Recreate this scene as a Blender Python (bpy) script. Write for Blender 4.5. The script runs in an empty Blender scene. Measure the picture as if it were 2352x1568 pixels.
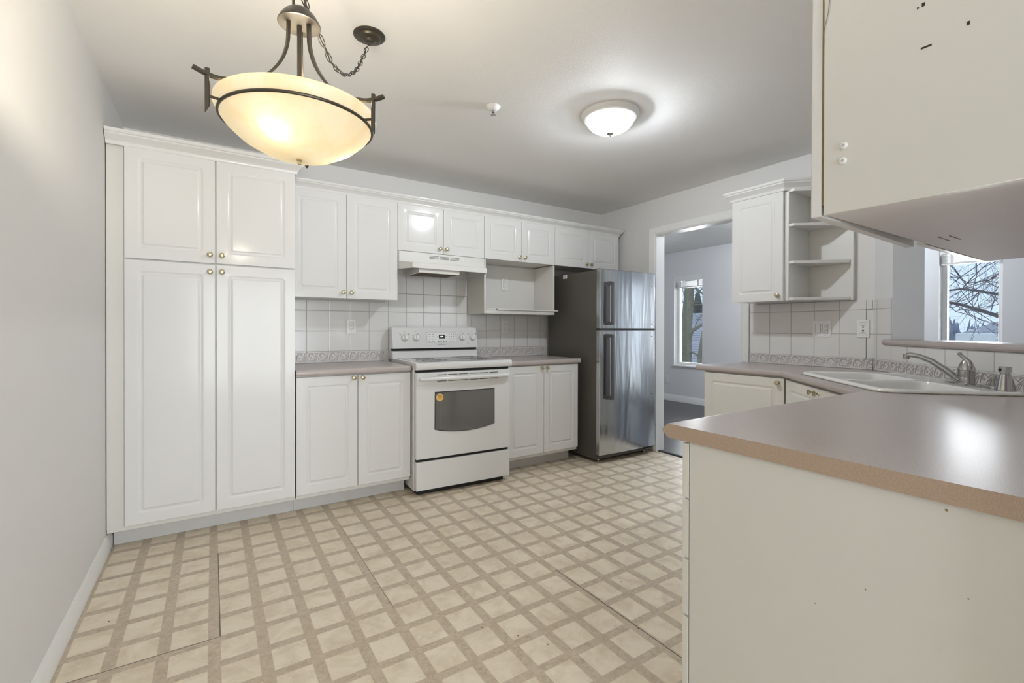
import bpy, bmesh, math, random
from mathutils import Vector, Matrix
PI = math.pi
S = bpy.context.scene
COL = S.collection
rad = math.radians

# ------------------------------------------------------------------ camera
W_, H_ = 2352.0, 1568.0
FPX, CX, CY = 1066.44, 1175.7, 760.35
YAW, PITCH, ROLL = rad(32.8324), rad(-0.2538), rad(0.1088)
fw = Vector((math.sin(YAW)*math.cos(PITCH), math.cos(YAW)*math.cos(PITCH), math.sin(PITCH)))
r0 = Vector((math.cos(YAW), -math.sin(YAW), 0)); u0 = r0.cross(fw)
rr = r0*math.cos(ROLL)+u0*math.sin(ROLL); uu = u0*math.cos(ROLL)-r0*math.sin(ROLL)
cd = bpy.data.cameras.new('camera'); cam = bpy.data.objects.new('camera', cd); COL.objects.link(cam)
cd.sensor_width = 36.0; cd.sensor_fit = 'HORIZONTAL'; cd.lens = FPX/W_*36.0
cd.shift_x = (W_/2-CX)/W_; cd.shift_y = (CY-H_/2)/W_
cd.clip_start = 0.02; cd.clip_end = 300
m = Matrix((rr, uu, -fw)).transposed().to_4x4(); m.translation = (0, 0, 1.1727)
cam.matrix_world = m
S.camera = cam

# ------------------------------------------------------------------ sky, exposure
wd = bpy.data.worlds.new('sky'); S.world = wd; wd.use_nodes = True
bg = wd.node_tree.nodes['Background']; bg.inputs[0].default_value = (0.60, 0.78, 1.0, 1); bg.inputs[1].default_value = 0.66
S.view_settings.view_transform = 'Standard'; S.view_settings.look = 'None'
S.view_settings.exposure = 0.8; S.view_settings.gamma = 1.0; S.view_settings.use_curve_mapping = False
S.cycles.max_bounces = 10; S.cycles.diffuse_bounces = 6; S.cycles.transparent_max_bounces = 12
S.cycles.sample_clamp_indirect = 6.0

# ------------------------------------------------------------------ daylight lamps at the windows, some of them added
def area(name, loc, rot, sx, sy, power, col):
    l = bpy.data.lights.new(name, 'AREA'); l.shape = 'RECTANGLE'; l.size = sx; l.size_y = sy
    l.energy = power; l.color = col
    o = bpy.data.objects.new(name, l); COL.objects.link(o); o.location = loc; o.rotation_euler = rot
    return o
DAY = (0.93, 0.965, 1.0)
# lamps at south wall windows added unseen behind the camera: light travels +Y
area('added_patio_daylight', (0.65, -3.42, 1.1), (rad(90), 0, 0), 1.9, 1.95, 85, DAY)
area('added_living_daylight', (4.6, -3.42, 1.4), (rad(90), 0, 0), 1.9, 1.5, 20, DAY)
# east wall windows: light travels -X
area('daylight_east', (6.66, 4.69, 1.3), (0, rad(90), 0), 1.4, 0.5, 14, DAY)
area('daylight_east', (6.66, 1.42, 1.3), (0, rad(90), 0), 1.4, 0.45, 14, DAY)
area('daylight_east', (6.66, 0.05, 1.05), (0, rad(90), 0), 1.9, .8, 7, DAY)  # lamp for the added third opening that the refrigerator reflects

# ------------------------------------------------------------------ node helpers / materials
class NT:
    def __init__(s, name):
        s.m = bpy.data.materials.new(name); s.m.use_nodes = True
        s.t = s.m.node_tree; s.b = s.t.nodes['Principled BSDF']; s.out = s.t.nodes['Material Output']
    def node(s, ty, **k):
        n = s.t.nodes.new(ty)
        for a, b in k.items(): setattr(n, a, b)
        return n
    def link(s, a, b): s.t.links.new(a, b)
    def put(s, v, sock):
        if hasattr(v, 'is_linked') or isinstance(v, bpy.types.NodeSocket): s.link(v, sock)
        else: sock.default_value = v
    def math(s, op, a, b=None, c=None):
        n = s.node('ShaderNodeMath', operation=op); s.put(a, n.inputs[0])
        if b is not None: s.put(b, n.inputs[1])
        if c is not None: s.put(c, n.inputs[2])
        return n.outputs[0]
    def obj(s): return s.node('ShaderNodeTexCoord').outputs['Object']
    def sep(s, v):
        n = s.node('ShaderNodeSeparateXYZ'); s.link(v, n.inputs[0]); return n.outputs
    def comb(s, x, y, z):
        n = s.node('ShaderNodeCombineXYZ')
        for i, v in enumerate((x, y, z)): s.put(v, n.inputs[i])
        return n.outputs[0]
    def noise(s, vec, scale, detail=3, rough=0.55, dist=0.0):
        n = s.node('ShaderNodeTexNoise'); s.link(vec, n.inputs['Vector'])
        n.inputs['Scale'].default_value = scale; n.inputs['Detail'].default_value = detail
        n.inputs['Roughness'].default_value = rough; n.inputs['Distortion'].default_value = dist
        return n.outputs['Fac']
    def vmul(s, v, k):
        n = s.node('ShaderNodeVectorMath', operation='MULTIPLY'); s.link(v, n.inputs[0]); n.inputs[1].default_value = k
        return n.outputs[0]
    def mix(s, f, a, b):
        n = s.node('ShaderNodeMix', data_type='RGBA'); s.put(f, n.inputs['Factor'])
        for v, k in ((a, 6), (b, 7)):
            if isinstance(v, tuple): n.inputs[k].default_value = (*v[:3], 1)
            else: s.link(v, n.inputs[k])
        return n.outputs[2]
    def ramp(s, f, lo, hi):
        n = s.node('ShaderNodeMapRange'); s.put(f, n.inputs[0]); n.inputs[1].default_value = lo; n.inputs[2].default_value = hi
        return n.outputs[0]
    def bump(s, h, strength, dist):
        n = s.node('ShaderNodeBump'); n.inputs['Strength'].default_value = strength; n.inputs['Distance'].default_value = dist
        s.link(h, n.inputs['Height']); s.link(n.outputs[0], s.b.inputs['Normal'])
    def setp(s, color=None, rough=None, metal=None, spec=None):
        if color is not None: s.put((*color, 1) if isinstance(color, tuple) else color, s.b.inputs['Base Color'])
        if rough is not None: s.put(rough, s.b.inputs['Roughness'])
        if metal is not None: s.b.inputs['Metallic'].default_value = metal
        if spec is not None: s.b.inputs['Specular IOR Level'].default_value = spec
        return s

def mat(name, col, rough=0.5, metal=0.0, spec=0.5, vary=0.03, vscale=6.0, bump=None):
    n = NT(name); v = n.obj(); f = n.noise(v, vscale, 4)
    lo = tuple(c*(1-vary) for c in col); hi = tuple(min(1, c*(1+vary)) for c in col)
    n.setp(n.mix(f, lo, hi), rough, metal, spec)
    if bump: n.bump(n.noise(v, bump[0], 3), bump[1], bump[2])
    return n.m

M = {}
M['wall'] = mat('wall_paint', (.70, .69, .67), .6, vary=.01, bump=(220, .06, .002))
M['wall_cool'] = mat('living_room_paint', (.70, .705, .715), .6, vary=.01, bump=(220, .06, .002))
M['ceiling'] = mat('ceiling_texture', (.83, .825, .81), .75, vary=.01, bump=(170, .35, .003))
M['trim'] = mat('white_gloss_trim', (.80, .80, .79), .3, vary=.01)
M['cab'] = mat('white_thermofoil', (.715, .711, .695), .15, spec=.22, vary=.008, vscale=3)
M['cab_old'] = mat('yellowed_white_thermofoil', (.73, .715, .665), .24, spec=.45, vary=.012, vscale=3)
M['carcass'] = mat('white_melamine', (.69, .68, .645), .35, vary=.01)
M['panel'] = mat('yellowed_melamine', (.665, .655, .61), .38, vary=.02, vscale=2.5)
M['under'] = mat('grey_underside_panel', (.67, .645, .66), .6, vary=.04, vscale=5)
M['toe'] = mat('grey_toe_kick', (.60, .59, .575), .5, vary=.06, vscale=14)
M['edge'] = mat('raw_particle_board', (.25, .16, .07), .8, vary=.3, vscale=60)
M['dark'] = mat('dark_gap', (.012, .012, .012), .7, vary=.1)
M['brass'] = mat('aged_brass', (.60, .53, .36), .22, metal=1.0, vary=.1, vscale=40)
M['bronze'] = mat('oil_rubbed_bronze', (.085, .072, .055), .38, metal=.7, vary=.15, vscale=20)
M['bronze_light'] = mat('satin_bronze', (.055, .050, .042), .42, metal=.4, vary=.08, vscale=20)
M['plastic'] = mat('white_plastic', (.80, .80, .78), .3, vary=.008)
M['slot'] = mat('black_slot', (.02, .018, .016), .6)
M['enamel'] = mat('white_enamel', (.735, .735, .72), .16, spec=.5, vary=.006)
M['sink'] = mat('white_cast_enamel', (.78, .775, .75), .14, spec=.55, vary=.02, vscale=9)
M['chrome'] = mat('brushed_nickel', (.46, .455, .45), .12, metal=1.0, vary=.05, vscale=30)
M['black_gloss'] = mat('black_glass', (.018, .018, .02), .08, spec=.6)
M['black'] = mat('black_plastic', (.016, .016, .017), .45)
M['handle'] = mat('charcoal_plastic', (.085, .078, .082), .35, vary=.05)
M['fridge_side'] = mat('dark_grey_painted_steel', (.085, .078, .066), .38, spec=.4, vary=.05, bump=(300, .1, .001))
M['blind'] = mat('white_blind', (.74, .74, .73), .45, vary=.03)
M['bark'] = mat('mossy_bark', (.17, .155, .10), .9, vary=.5, vscale=9, bump=(12, .6, .03))
M['twig'] = mat('bare_twig', (.10, .09, .095), .9, vary=.3, vscale=9)
M['needles'] = mat('dark_needles', (.03, .055, .045), .9, vary=.4, vscale=9)
M['siding'] = mat('house_siding', (.34, .33, .33), .8, vary=.05)
M['ground'] = mat('lawn', (.10, .13, .06), .95, vary=.4, vscale=3)
M['orange'] = mat('orange_sticker', (.82, .42, .07), .45, vary=.05)
M['cream_rim'] = mat('cream_sticker_rim', (.80, .66, .40), .45)
M['grey_print'] = mat('grey_print', (.17, .165, .16), .6)
M['caulk'] = mat('grey_caulk', (.55, .53, .50), .6, vary=.15, vscale=40)

def m_counter(name, col, k):
    n = NT(name); v = n.obj()
    f = n.noise(v, 420, 2, .7); g = n.noise(v, 3, 3)
    c = n.mix(n.ramp(f, .35, .65), tuple(x*(1-k) for x in col), tuple(x*(1+k) for x in col))
    n.setp(c, .26, 0, .5); return n.m
M['counter'] = m_counter('mauve_laminate', (.46, .405, .385), .10)
M['counter_edge'] = m_counter('tan_laminate_edge', (.42, .315, .235), .12)

def m_shingle():
    n = NT('roof_shingles'); x, y, z = n.sep(n.obj())
    rows = n.math('FRACT', n.math('MULTIPLY', y, 6.5)); cols = n.math('FRACT', n.math('MULTIPLY', x, 2.6))
    a = n.math('LESS_THAN', rows, .2); f = n.noise(n.obj(), 7, 3)
    c = n.mix(a, n.mix(f, (.30, .30, .34), (.46, .47, .52)), (.14, .14, .17))
    n.setp(c, .9); return n.m
M['shingle'] = m_shingle()

def m_floor():
    n = NT('vinyl_grid_floor'); v = n.obj(); x, y, z = n.sep(v)
    px, py = .15465, .1562
    fx = n.math('FRACT', n.math('ADD', n.math('DIVIDE', n.math('SUBTRACT', x, .0055), px), .5))
    fy = n.math('FRACT', n.math('ADD', n.math('DIVIDE', n.math('SUBTRACT', y, 2.069), py), .5))
    dx = n.math('ABSOLUTE', n.math('SUBTRACT', fx, .5)); dy = n.math('ABSOLUTE', n.math('SUBTRACT', fy, .5))
    bx = n.math('LESS_THAN', dx, .125); by = n.math('LESS_THAN', dy, .112)
    band = n.math('MAXIMUM', bx, by)
    # marbled squares: each square has its own grain offset
    ix = n.math('FLOOR', n.math('DIVIDE', n.math('SUBTRACT', x, .0055), px)); iy = n.math('FLOOR', n.math('DIVIDE', n.math('SUBTRACT', y, 2.069), py))
    ox = n.math('MULTIPLY_ADD', ix, 3.71, x); oy = n.math('MULTIPLY_ADD', iy, 5.13, y)
    vv = n.comb(ox, oy, 0)
    cl = n.noise(vv, 9, 4, .6, .8); fine = n.noise(v, 60, 3, .6, .5)
    sq = n.mix(n.ramp(cl, .40, .68), (.76, .675, .53), (.63, .53, .39))
    sq = n.mix(n.ramp(fine, .55, .8), sq, (.78, .71, .575))
    mb = n.noise(v, 38, 4, .62, 1.2)
    bd = n.mix(n.ramp(mb, .34, .66), (.57, .48, .36), (.42, .335, .235))
    veins = n.noise(v, 55, 2, .5, 2.5)
    bd = n.mix(n.ramp(n.math('ABSOLUTE', n.math('SUBTRACT', veins, .5)), .022, 0.0), bd, (.60, .52, .40))
    c = n.mix(band, sq, bd)
    # thin pale outline where the bands cross
    lx = n.math('LESS_THAN', n.math('ABSOLUTE', n.math('SUBTRACT', dx, .125)), .010)
    ly = n.math('LESS_THAN', n.math('ABSOLUTE', n.math('SUBTRACT', dy, .112)), .008)
    c = n.mix(n.math('MULTIPLY', n.math('MAXIMUM', lx, ly), .35), c, (.50, .44, .35))
    # sheet seams (dark joints): lines with limited extent
    def vseam(x0, ya, yb, w=.0018):
        a = n.math('LESS_THAN', n.math('ABSOLUTE', n.math('SUBTRACT', x, x0)), w)
        return n.math('MULTIPLY', a, n.math('MULTIPLY', n.math('GREATER_THAN', y, ya), n.math('LESS_THAN', y, yb)))
    def hseam(y0, xa, xb, w=.0018):
        a = n.math('LESS_THAN', n.math('ABSOLUTE', n.math('SUBTRACT', y, y0)), w)
        return n.math('MULTIPLY', a, n.math('MULTIPLY', n.math('GREATER_THAN', x, xa), n.math('LESS_THAN', x, xb)))
    sm = None
    for q in (vseam(.0245, 2.085, 2.865), hseam(2.845, -.46, .0245, .0014), hseam(2.083, -.46, .0245), vseam(1.408, -1, 1.78, .0022), vseam(.64, 1.9, 2.9, .001), vseam(1.40, 2.0, 2.6, .001)):
        sm = q if sm is None else n.math('MAXIMUM', sm, q)
    c = n.mix(sm, c, (.10, .08, .06))
    n.setp(c, n.math('MULTIPLY_ADD', fine, .12, .30), 0, .42)
    n.bump(n.noise(v, 25, 3), .05, .004)
    return n.m
M['floor'] = m_floor()

def m_wood():
    n = NT('dark_laminate_floor'); v = n.obj(); x, y, z = n.sep(v)
    s1 = n.noise(n.vmul(v, (30, 2.2, 1)), 1.0, 5, .65, .6)
    pl = n.math('FRACT', n.math('MULTIPLY', x, 7.5)); gap = n.math('LESS_THAN', pl, .03)
    c = n.mix(n.ramp(s1, .35, .7), (.030, .026, .027), (.085, .075, .075)); c = n.mix(gap, c, (.01, .009, .009))
    n.setp(c, .30, 0, .5); n.bump(s1, .25, .002); return n.m
M['wood'] = m_wood()

def m_tile(name, x0, px, z0, pz, axis='x'):
    """white glazed tile; object coordinates: x along the wall, z up"""
    n = NT(name); v = n.obj(); x, y, z = n.sep(v)
    fx = n.math('ABSOLUTE', n.math('SUBTRACT', n.math('FRACT', n.math('ADD', n.math('DIVIDE', n.math('SUBTRACT', x, x0), px), .5)), .5))
    fz = n.math('ABSOLUTE', n.math('SUBTRACT', n.math('FRACT', n.math('ADD', n.math('DIVIDE', n.math('SUBTRACT', z, z0), pz), .5)), .5))
    d = n.math('MINIMUM', n.math('MULTIPLY', fx, px), n.math('MULTIPLY', fz, pz))
    g = n.ramp(d, .0026, .0018); h = n.ramp(d, .0005, .006)
    f = n.noise(v, 5, 3)
    c = n.mix(g, n.mix(f, (.70, .69, .665), (.75, .74, .72)), (.40, .385, .36))
    n.setp(c, n.math('MULTIPLY_ADD', g, .5, .20), 0, .5); n.bump(h, .5, .0015); return n.m
M['tile_back'] = m_tile('glazed_tile', .595, .1546, 1.0, .1555)
M['tile_right'] = m_tile('glazed_tile', 2.072-1.916, .1562, .986, .159)
M['tile_diag'] = m_tile('glazed_tile', .041, .155, .986, .159)
M['border_base'] = mat('border_ceramic', (.70, .68, .66), .3, vary=.03, vscale=30)
M['border_scroll'] = mat('border_relief', (.46, .425, .42), .3, vary=.10, vscale=50)

def m_steel():
    n = NT('brushed_stainless'); v = n.obj()
    st = n.noise(n.vmul(v, (900, 1, 6)), 1.0, 2, .6); wav = n.noise(n.vmul(v, (9, 1, .9)), 1.0, 2, .5, .4)
    dent = n.noise(n.vmul(v, (14, 1, 5)), 1.0, 2, .5)
    c = n.mix(st, (.52, .55, .58), (.62, .65, .68)); n.setp(c, .17, 1.0)
    b1 = n.node('ShaderNodeBump'); b1.inputs['Strength'].default_value = .9; b1.inputs['Distance'].default_value = .006; n.link(wav, b1.inputs['Height'])
    b2 = n.node('ShaderNodeBump'); b2.inputs['Strength'].default_value = .05; b2.inputs['Distance'].default_value = .001; n.link(st, b2.inputs['Height']); n.link(b1.outputs[0], b2.inputs['Normal'])
    n.link(b2.outputs[0], n.b.inputs['Normal']); return n.m
M['steel'] = m_steel()

def m_pane(name, tint=(1, 1, 1)):
    n = NT(name); t = n.node('ShaderNodeBsdfTransparent'); t.inputs[0].default_value = (*tint, 1)
    g = n.node('ShaderNodeBsdfGlossy'); g.inputs['Roughness'].default_value = .02
    fr = n.node('ShaderNodeFresnel'); fr.inputs[0].default_value = 1.45
    mx = n.node('ShaderNodeMixShader'); n.link(fr.outputs[0], mx.inputs[0]); n.link(t.outputs[0], mx.inputs[1]); n.link(g.outputs[0], mx.inputs[2])
    n.link(mx.outputs[0], n.out.inputs[0]); return n.m
M['pane'] = m_pane('window_glass')

def m_shade(name, col, col2, vscale, emis, trans=.6, clear=0.0, tk=1.0):
    """glowing glass: diffuse + translucent, with a stain pattern of its own"""
    n = NT(name); v = n.obj(); f = n.noise(v, vscale, 5, .6, 1.0)
    c = n.mix(n.ramp(f, .45, .75), col, col2)
    d = n.node('ShaderNodeBsdfDiffuse'); tr = n.node('ShaderNodeBsdfTranslucent'); gl = n.node('ShaderNodeBsdfGlossy'); gl.inputs['Roughness'].default_value = .38
    n.link(c, d.inputs[0]); n.link(n.mix(1.0-tk, c, (0, 0, 0)), tr.inputs[0])
    m1 = n.node('ShaderNodeMixShader'); m1.inputs[0].default_value = trans; n.link(d.outputs[0], m1.inputs[1]); n.link(tr.outputs[0], m1.inputs[2])
    m2 = n.node('ShaderNodeMixShader'); m2.inputs[0].default_value = .05; n.link(m1.outputs[0], m2.inputs[1]); n.link(gl.outputs[0], m2.inputs[2])
    e = n.node('ShaderNodeEmission'); n.link(c, e.inputs[0]); e.inputs[1].default_value = emis
    a = n.node('ShaderNodeAddShader'); n.link(m2.outputs[0], a.inputs[0]); n.link(e.outputs[0], a.inputs[1])
    if clear > 0:
        cl = n.node('ShaderNodeBsdfTransparent'); m3 = n.node('ShaderNodeMixShader'); m3.inputs[0].default_value = clear
        n.link(a.outputs[0], m3.inputs[1]); n.link(cl.outputs[0], m3.inputs[2]); a = m3
    n.link(a.outputs[0], n.out.inputs[0]); return n.m
M['alabaster'] = m_shade('alabaster_glass', (1.0, .90, .66), (.97, .78, .44), 9, .13, .5, 0.0, .07)
M['alabaster_inner'] = m_shade('alabaster_glass_inside', (1.0, .90, .66), (.97, .78, .44), 9, .10, .5, .75, .1)
M['dome'] = m_shade('frosted_ribbed_glass', (1.0, 1.0, 1.0), (.97, .98, 1.0), 3, .6, .6, .42)

def m_glow(name, col, st):
    n = NT(name); n.b.inputs['Emission Color'].default_value = (*col, 1); n.b.inputs['Emission Strength'].default_value = st
    n.setp((.02, .02, .02), .4); return n.m
M['digits'] = m_glow('clock_digits', (.75, .9, 1.0), 1.6)

def m_oven():
    n = NT('oven_window_glass'); v = n.obj(); f = n.noise(v, 3.2, 2)
    n.setp(n.mix(f, (.12, .115, .12), (.16, .155, .13)), .07, 0, .7); return n.m
M['oven_glass'] = m_oven()
M['cooktop'] = mat('grey_ceramic_glass', (.10, .10, .10), .12, spec=.6, vary=.3, vscale=200)

# ------------------------------------------------------------------ mesh builder
class MB:
    def __init__(s): s.v = []; s.f = []; s.mi = []; s.cur = 0; s.xf = None
    def add(s, vs, fs):
        o = len(s.v)
        s.v += [tuple(s.xf @ Vector(p)) if s.xf is not None else tuple(p) for p in vs]
        s.f += [tuple(i+o for i in f) for f in fs]; s.mi += [s.cur]*len(fs); return s
    def box(s, x0, x1, y0, y1, z0, z1, r=0.0, seg=2):
        if x0 > x1: x0, x1 = x1, x0
        if y0 > y1: y0, y1 = y1, y0
        if z0 > z1: z0, z1 = z1, z0
        vs = [(x, y, z) for x in (x0, x1) for y in (y0, y1) for z in (z0, z1)]
        fs = [(0, 1, 3, 2), (4, 6, 7, 5), (0, 4, 5, 1), (2, 3, 7, 6), (0, 2, 6, 4), (1, 5, 7, 3)]
        if r <= 0: return s.add(vs, fs)
        bm = bmesh.new(); bv = [bm.verts.new(p) for p in vs]
        for f in fs: bm.faces.new([bv[i] for i in f])
        r = min(r, .49*min(x1-x0, y1-y0, z1-z0))
        bmesh.ops.bevel(bm, geom=bm.edges[:], offset=r, segments=seg, profile=.5, affect='EDGES')
        return s.bm(bm)
    def bm(s, bm):
        bm.verts.index_update()
        s.add([v.co[:] for v in bm.verts], [[v.index for v in f.verts] for f in bm.faces]); bm.free(); return s
    def prism(s, poly, axis, a, b):
        """polygon in the two other axes (order x,y,z), extruded along axis from a to b"""
        n = len(poly)
        def P(p, t):
            return {'x': (t, p[0], p[1]), 'y': (p[0], t, p[1]), 'z': (p[0], p[1], t)}[axis]
        vs = [P(p, a) for p in poly]+[P(p, b) for p in poly]
        fs = [tuple(range(n))[::-1], tuple(range(n, 2*n))]+[(i, (i+1) % n, n+(i+1) % n, n+i) for i in range(n)]
        return s.add(vs, fs)
    def lathe(s, prof, seg=32, c=(0, 0, 0), axis='z', scale=(1, 1)):
        vs = []; fs = []; n = len(prof)
        for k in range(seg):
            t = 2*PI*k/seg; cs, sn = math.cos(t)*scale[0], math.sin(t)*scale[1]
            for r, h in prof:
                p = {'z': (r*cs, r*sn, h), 'y': (r*cs, h, r*sn), 'x': (h, r*cs, r*sn)}[axis]
                vs.append((p[0]+c[0], p[1]+c[1], p[2]+c[2]))
        for k in range(seg):
            k2 = (k+1) % seg
            for i in range(n-1): fs.append((k*n+i, k2*n+i, k2*n+i+1, k*n+i+1))
        if prof[0][0] > 1e-5: fs.append(tuple(k*n for k in range(seg))[::-1])
        if prof[-1][0] > 1e-5: fs.append(tuple(k*n+n-1 for k in range(seg)))
        return s.add(vs, fs)
    def tube(s, pts, r, seg=8, closed=False, sq=None):
        """tube along pts; r number or list; sq=(w,h) gives a flat bar instead of a round one"""
        pts = [Vector(p) for p in pts]; n = len(pts); rs = r if isinstance(r, (list, tuple)) else [r]*n
        vs = []; fs = []; up = None
        for i, p in enumerate(pts):
            a = pts[i-1] if (i > 0 or closed) else p; b = pts[(i+1) % n] if (i < n-1 or closed) else p
            t = (b-a).normalized()
            if up is None:
                up = Vector((0, 0, 1)) if abs(t.z) < .9 else Vector((0, 1, 0))
                if s.tup is not None: up = s.tup
            x = t.cross(up)
            if x.length < 1e-6: x = t.orthogonal()
            x.normalize(); y = x.cross(t).normalized(); up = y
            if sq:
                ring = [(-sq[0], -sq[1]), (sq[0], -sq[1]), (sq[0], sq[1]), (-sq[0], sq[1])]
                vs += [p+x*q[0]+y*q[1] for q in ring]
            else: vs += [p+(x*math.cos(2*PI*k/seg)+y*math.sin(2*PI*k/seg))*rs[i] for k in range(seg)]
        sg = 4 if sq else seg
        for i in range(n if closed else n-1):
            j = (i+1) % n
            fs += [(i*sg+k, i*sg+(k+1) % sg, j*sg+(k+1) % sg, j*sg+k) for k in range(sg)]
        if not closed: fs += [tuple(range(sg))[::-1], tuple((n-1)*sg+k for k in range(sg))]
        return s.add(vs, fs)
    tup = None
    def loops(s, ls, cap0=False, cap1=True):
        n = len(ls[0]); vs = [p for l in ls for p in l]
        fs = [(i*n+k, i*n+(k+1) % n, (i+1)*n+(k+1) % n, (i+1)*n+k) for i in range(len(ls)-1) for k in range(n)]
        if cap0: fs.append(tuple(range(n))[::-1])
        if cap1: fs.append(tuple((len(ls)-1)*n+k for k in range(n)))
        return s.add(vs, fs)
    def build(s, name, mats, parent=None, loc=None, rot=None, smooth=38):
        me = bpy.data.meshes.new(name); me.from_pydata([tuple(v) for v in s.v], [], s.f)
        bm = bmesh.new(); bm.from_mesh(me); bmesh.ops.recalc_face_normals(bm, faces=bm.faces[:]); bm.to_mesh(me); bm.free()
        if not isinstance(mats, (list, tuple)): mats = [mats]
        for q in mats: me.materials.append(q)
        me.polygons.foreach_set('material_index', s.mi)
        me.polygons.foreach_set('use_smooth', [True]*len(me.polygons))
        me.set_sharp_from_angle(angle=rad(smooth)); me.update()
        o = bpy.data.objects.new(name, me); COL.objects.link(o)
        if len(s.f) > 12:
            wm = o.modifiers.new('normals', 'WEIGHTED_NORMAL'); wm.keep_sharp = True; wm.weight = 100
        if parent is not None: o.parent = parent
        if loc is not None: o.location = loc
        if rot is not None: o.rotation_euler = rot
        return o

def rrect(x0, x1, z0, z1, r, k=5):
    out = []
    for cx, cz, a in ((x1-r, z0+r, -90), (x1-r, z1-r, 0), (x0+r, z1-r, 90), (x0+r, z0+r, 180)):
        for i in range(k+1):
            t = rad(a+90*i/k); out.append((cx+r*math.cos(t), cz+r*math.sin(t)))
    return out

def tag(o, label, cat, group=None):
    o['label'] = label; o['category'] = cat
    if group: o['group'] = group
    return o
def thing(name, label, cat, loc=(0, 0, 0), rz=0.0, group=None):
    o = bpy.data.objects.new(name, None); COL.objects.link(o); o.location = loc; o.rotation_euler = (0, 0, rz)
    o.empty_display_size = .1
    return tag(o, label, cat, group)
def struct(o, label=None):
    o['kind'] = 'structure'
    if label: o['label'] = label
    return o
def text(body, size, name, mt, parent, mtx, extrude=.0003, sx=1.0):
    cu = bpy.data.curves.new(name, 'FONT'); cu.body = body; cu.size = size; cu.extrude = extrude; cu.align_x = 'CENTER'; cu.align_y = 'CENTER'
    t = bpy.data.objects.new(name, cu); COL.objects.link(t)
    me = bpy.data.meshes.new_from_object(t.evaluated_get(bpy.context.evaluated_depsgraph_get()))
    bpy.data.objects.remove(t); me.transform(Matrix.Diagonal((sx, 1, 1, 1))); me.transform(mtx); me.materials.clear(); me.materials.append(mt)
    o = bpy.data.objects.new(name, me); COL.objects.link(o); o.parent = parent; return o
FACE = Matrix.Rotation(rad(90), 4, 'X')     # text upright on a surface that faces -y

# ------------------------------------------------------------------ room dimensions
XL, XR, XE = -.465, 3.592, 6.357
YB, YN, YS = 3.762, 6.0, -3.2
ZC = 2.43
WT = .108
CT, CB = .914, .876              # counter top / bottom
F = 3.142                        # base and tall door plane
U = 3.434                        # wall cabinet door plane

# ---- floors, ceiling
b = MB(); b.prism([(XL-.1, YS-.1), (1.0, YS-.1), (1.0, 0.0), (2.50, .0), (3.66, 1.17), (3.645, YB+.1), (XL-.1, YB+.1)], 'z', -.06, 0)
struct(b.build('floor', M['floor']), 'beige vinyl kitchen floor printed with a brown grid')
b = MB(); b.prism([(1.0, YS-.1), (XE+.1, YS-.1), (XE+.1, YN+.1), (3.645, YN+.1), (3.645, YB+.1), (3.645, 1.18), (3.66, 1.17), (2.50, 0), (1.0, 0)], 'z', -.06, 0)
struct(b.build('floor_living', M['wood']), 'dark wood laminate floor of the next room')
b = MB(); b.box(XL-.12, XE+.2, YS-.2, YN+.15, ZC, ZC+.1)
struct(b.build('ceiling', M['ceiling']), 'white textured ceiling')
# ---- walls
b = MB(); b.box(XL-.12, XL, YS-.2, YB+.12, 0, ZC); struct(b.build('wall_left', M['wall']))
b = MB(); b.box(XL, XR+WT, YB, YB+.12, 0, ZC); struct(b.build('wall_back', M['wall']))
DY0, DY1, DZ = 2.15, 3.003, 2.083
b = MB(); b.box(XR, XR+WT, DY1, YB, 0, ZC); b.box(XR, XR+WT, YB+.12, YN, 0, ZC); b.box(XR, XR+WT, DY0, DY1, DZ, ZC)
b.prism([(XR, 1.248), (XR+.117, 1.131), (XR+WT, 1.18), (XR+WT, DY0), (XR, DY0)], 'z', 0, ZC)
struct(b.build('wall_right', M['wall']))
# diagonal wall behind the sink with its opening; local x along the wall (a), local y = into the kitchen
e = Vector((-1, -1, 0)).normalized(); nn = Vector((-1, 1, 0)).normalized(); c0 = Vector((XR, 1.248, 0))
DROT = math.atan2(e.y, e.x)      # local +x -> e ; local +y -> (+1,-1): away from the kitchen
def dg(a, d, z): q = c0+e*a+nn*d; return (q.x, q.y, z)
OA0, OA1, OZ0, OZ1, DT = .194, 1.42, 1.078, 2.10, .165
b = MB(); LEN = 1.595
b.box(0, LEN, 0, DT, 0, OZ0); b.box(0, OA0, 0, DT, OZ0, ZC); b.box(OA1, LEN, 0, DT, OZ0, ZC); b.box(OA0, OA1, 0, DT, OZ1, ZC)
w = b.build('wall_diagonal', M['wall_cool'], loc=c0, rot=(0, 0, DROT)); struct(w)
b = MB(); b.box(1.02, 2.47, -.02, .118, 0, ZC); struct(b.build('wall_front', M['wall']))
b = MB(); b.box(2.36, 2.47, YS, -.021, 0, ZC); struct(b.build('wall_light_block', M['wall']))  # added unseen wall, blocks patio daylight from the opening's jamb
b = MB(); b.box(XR+WT, XE, YN, YN+.12, 0, ZC); struct(b.build('wall_north', M['wall_cool']))
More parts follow.
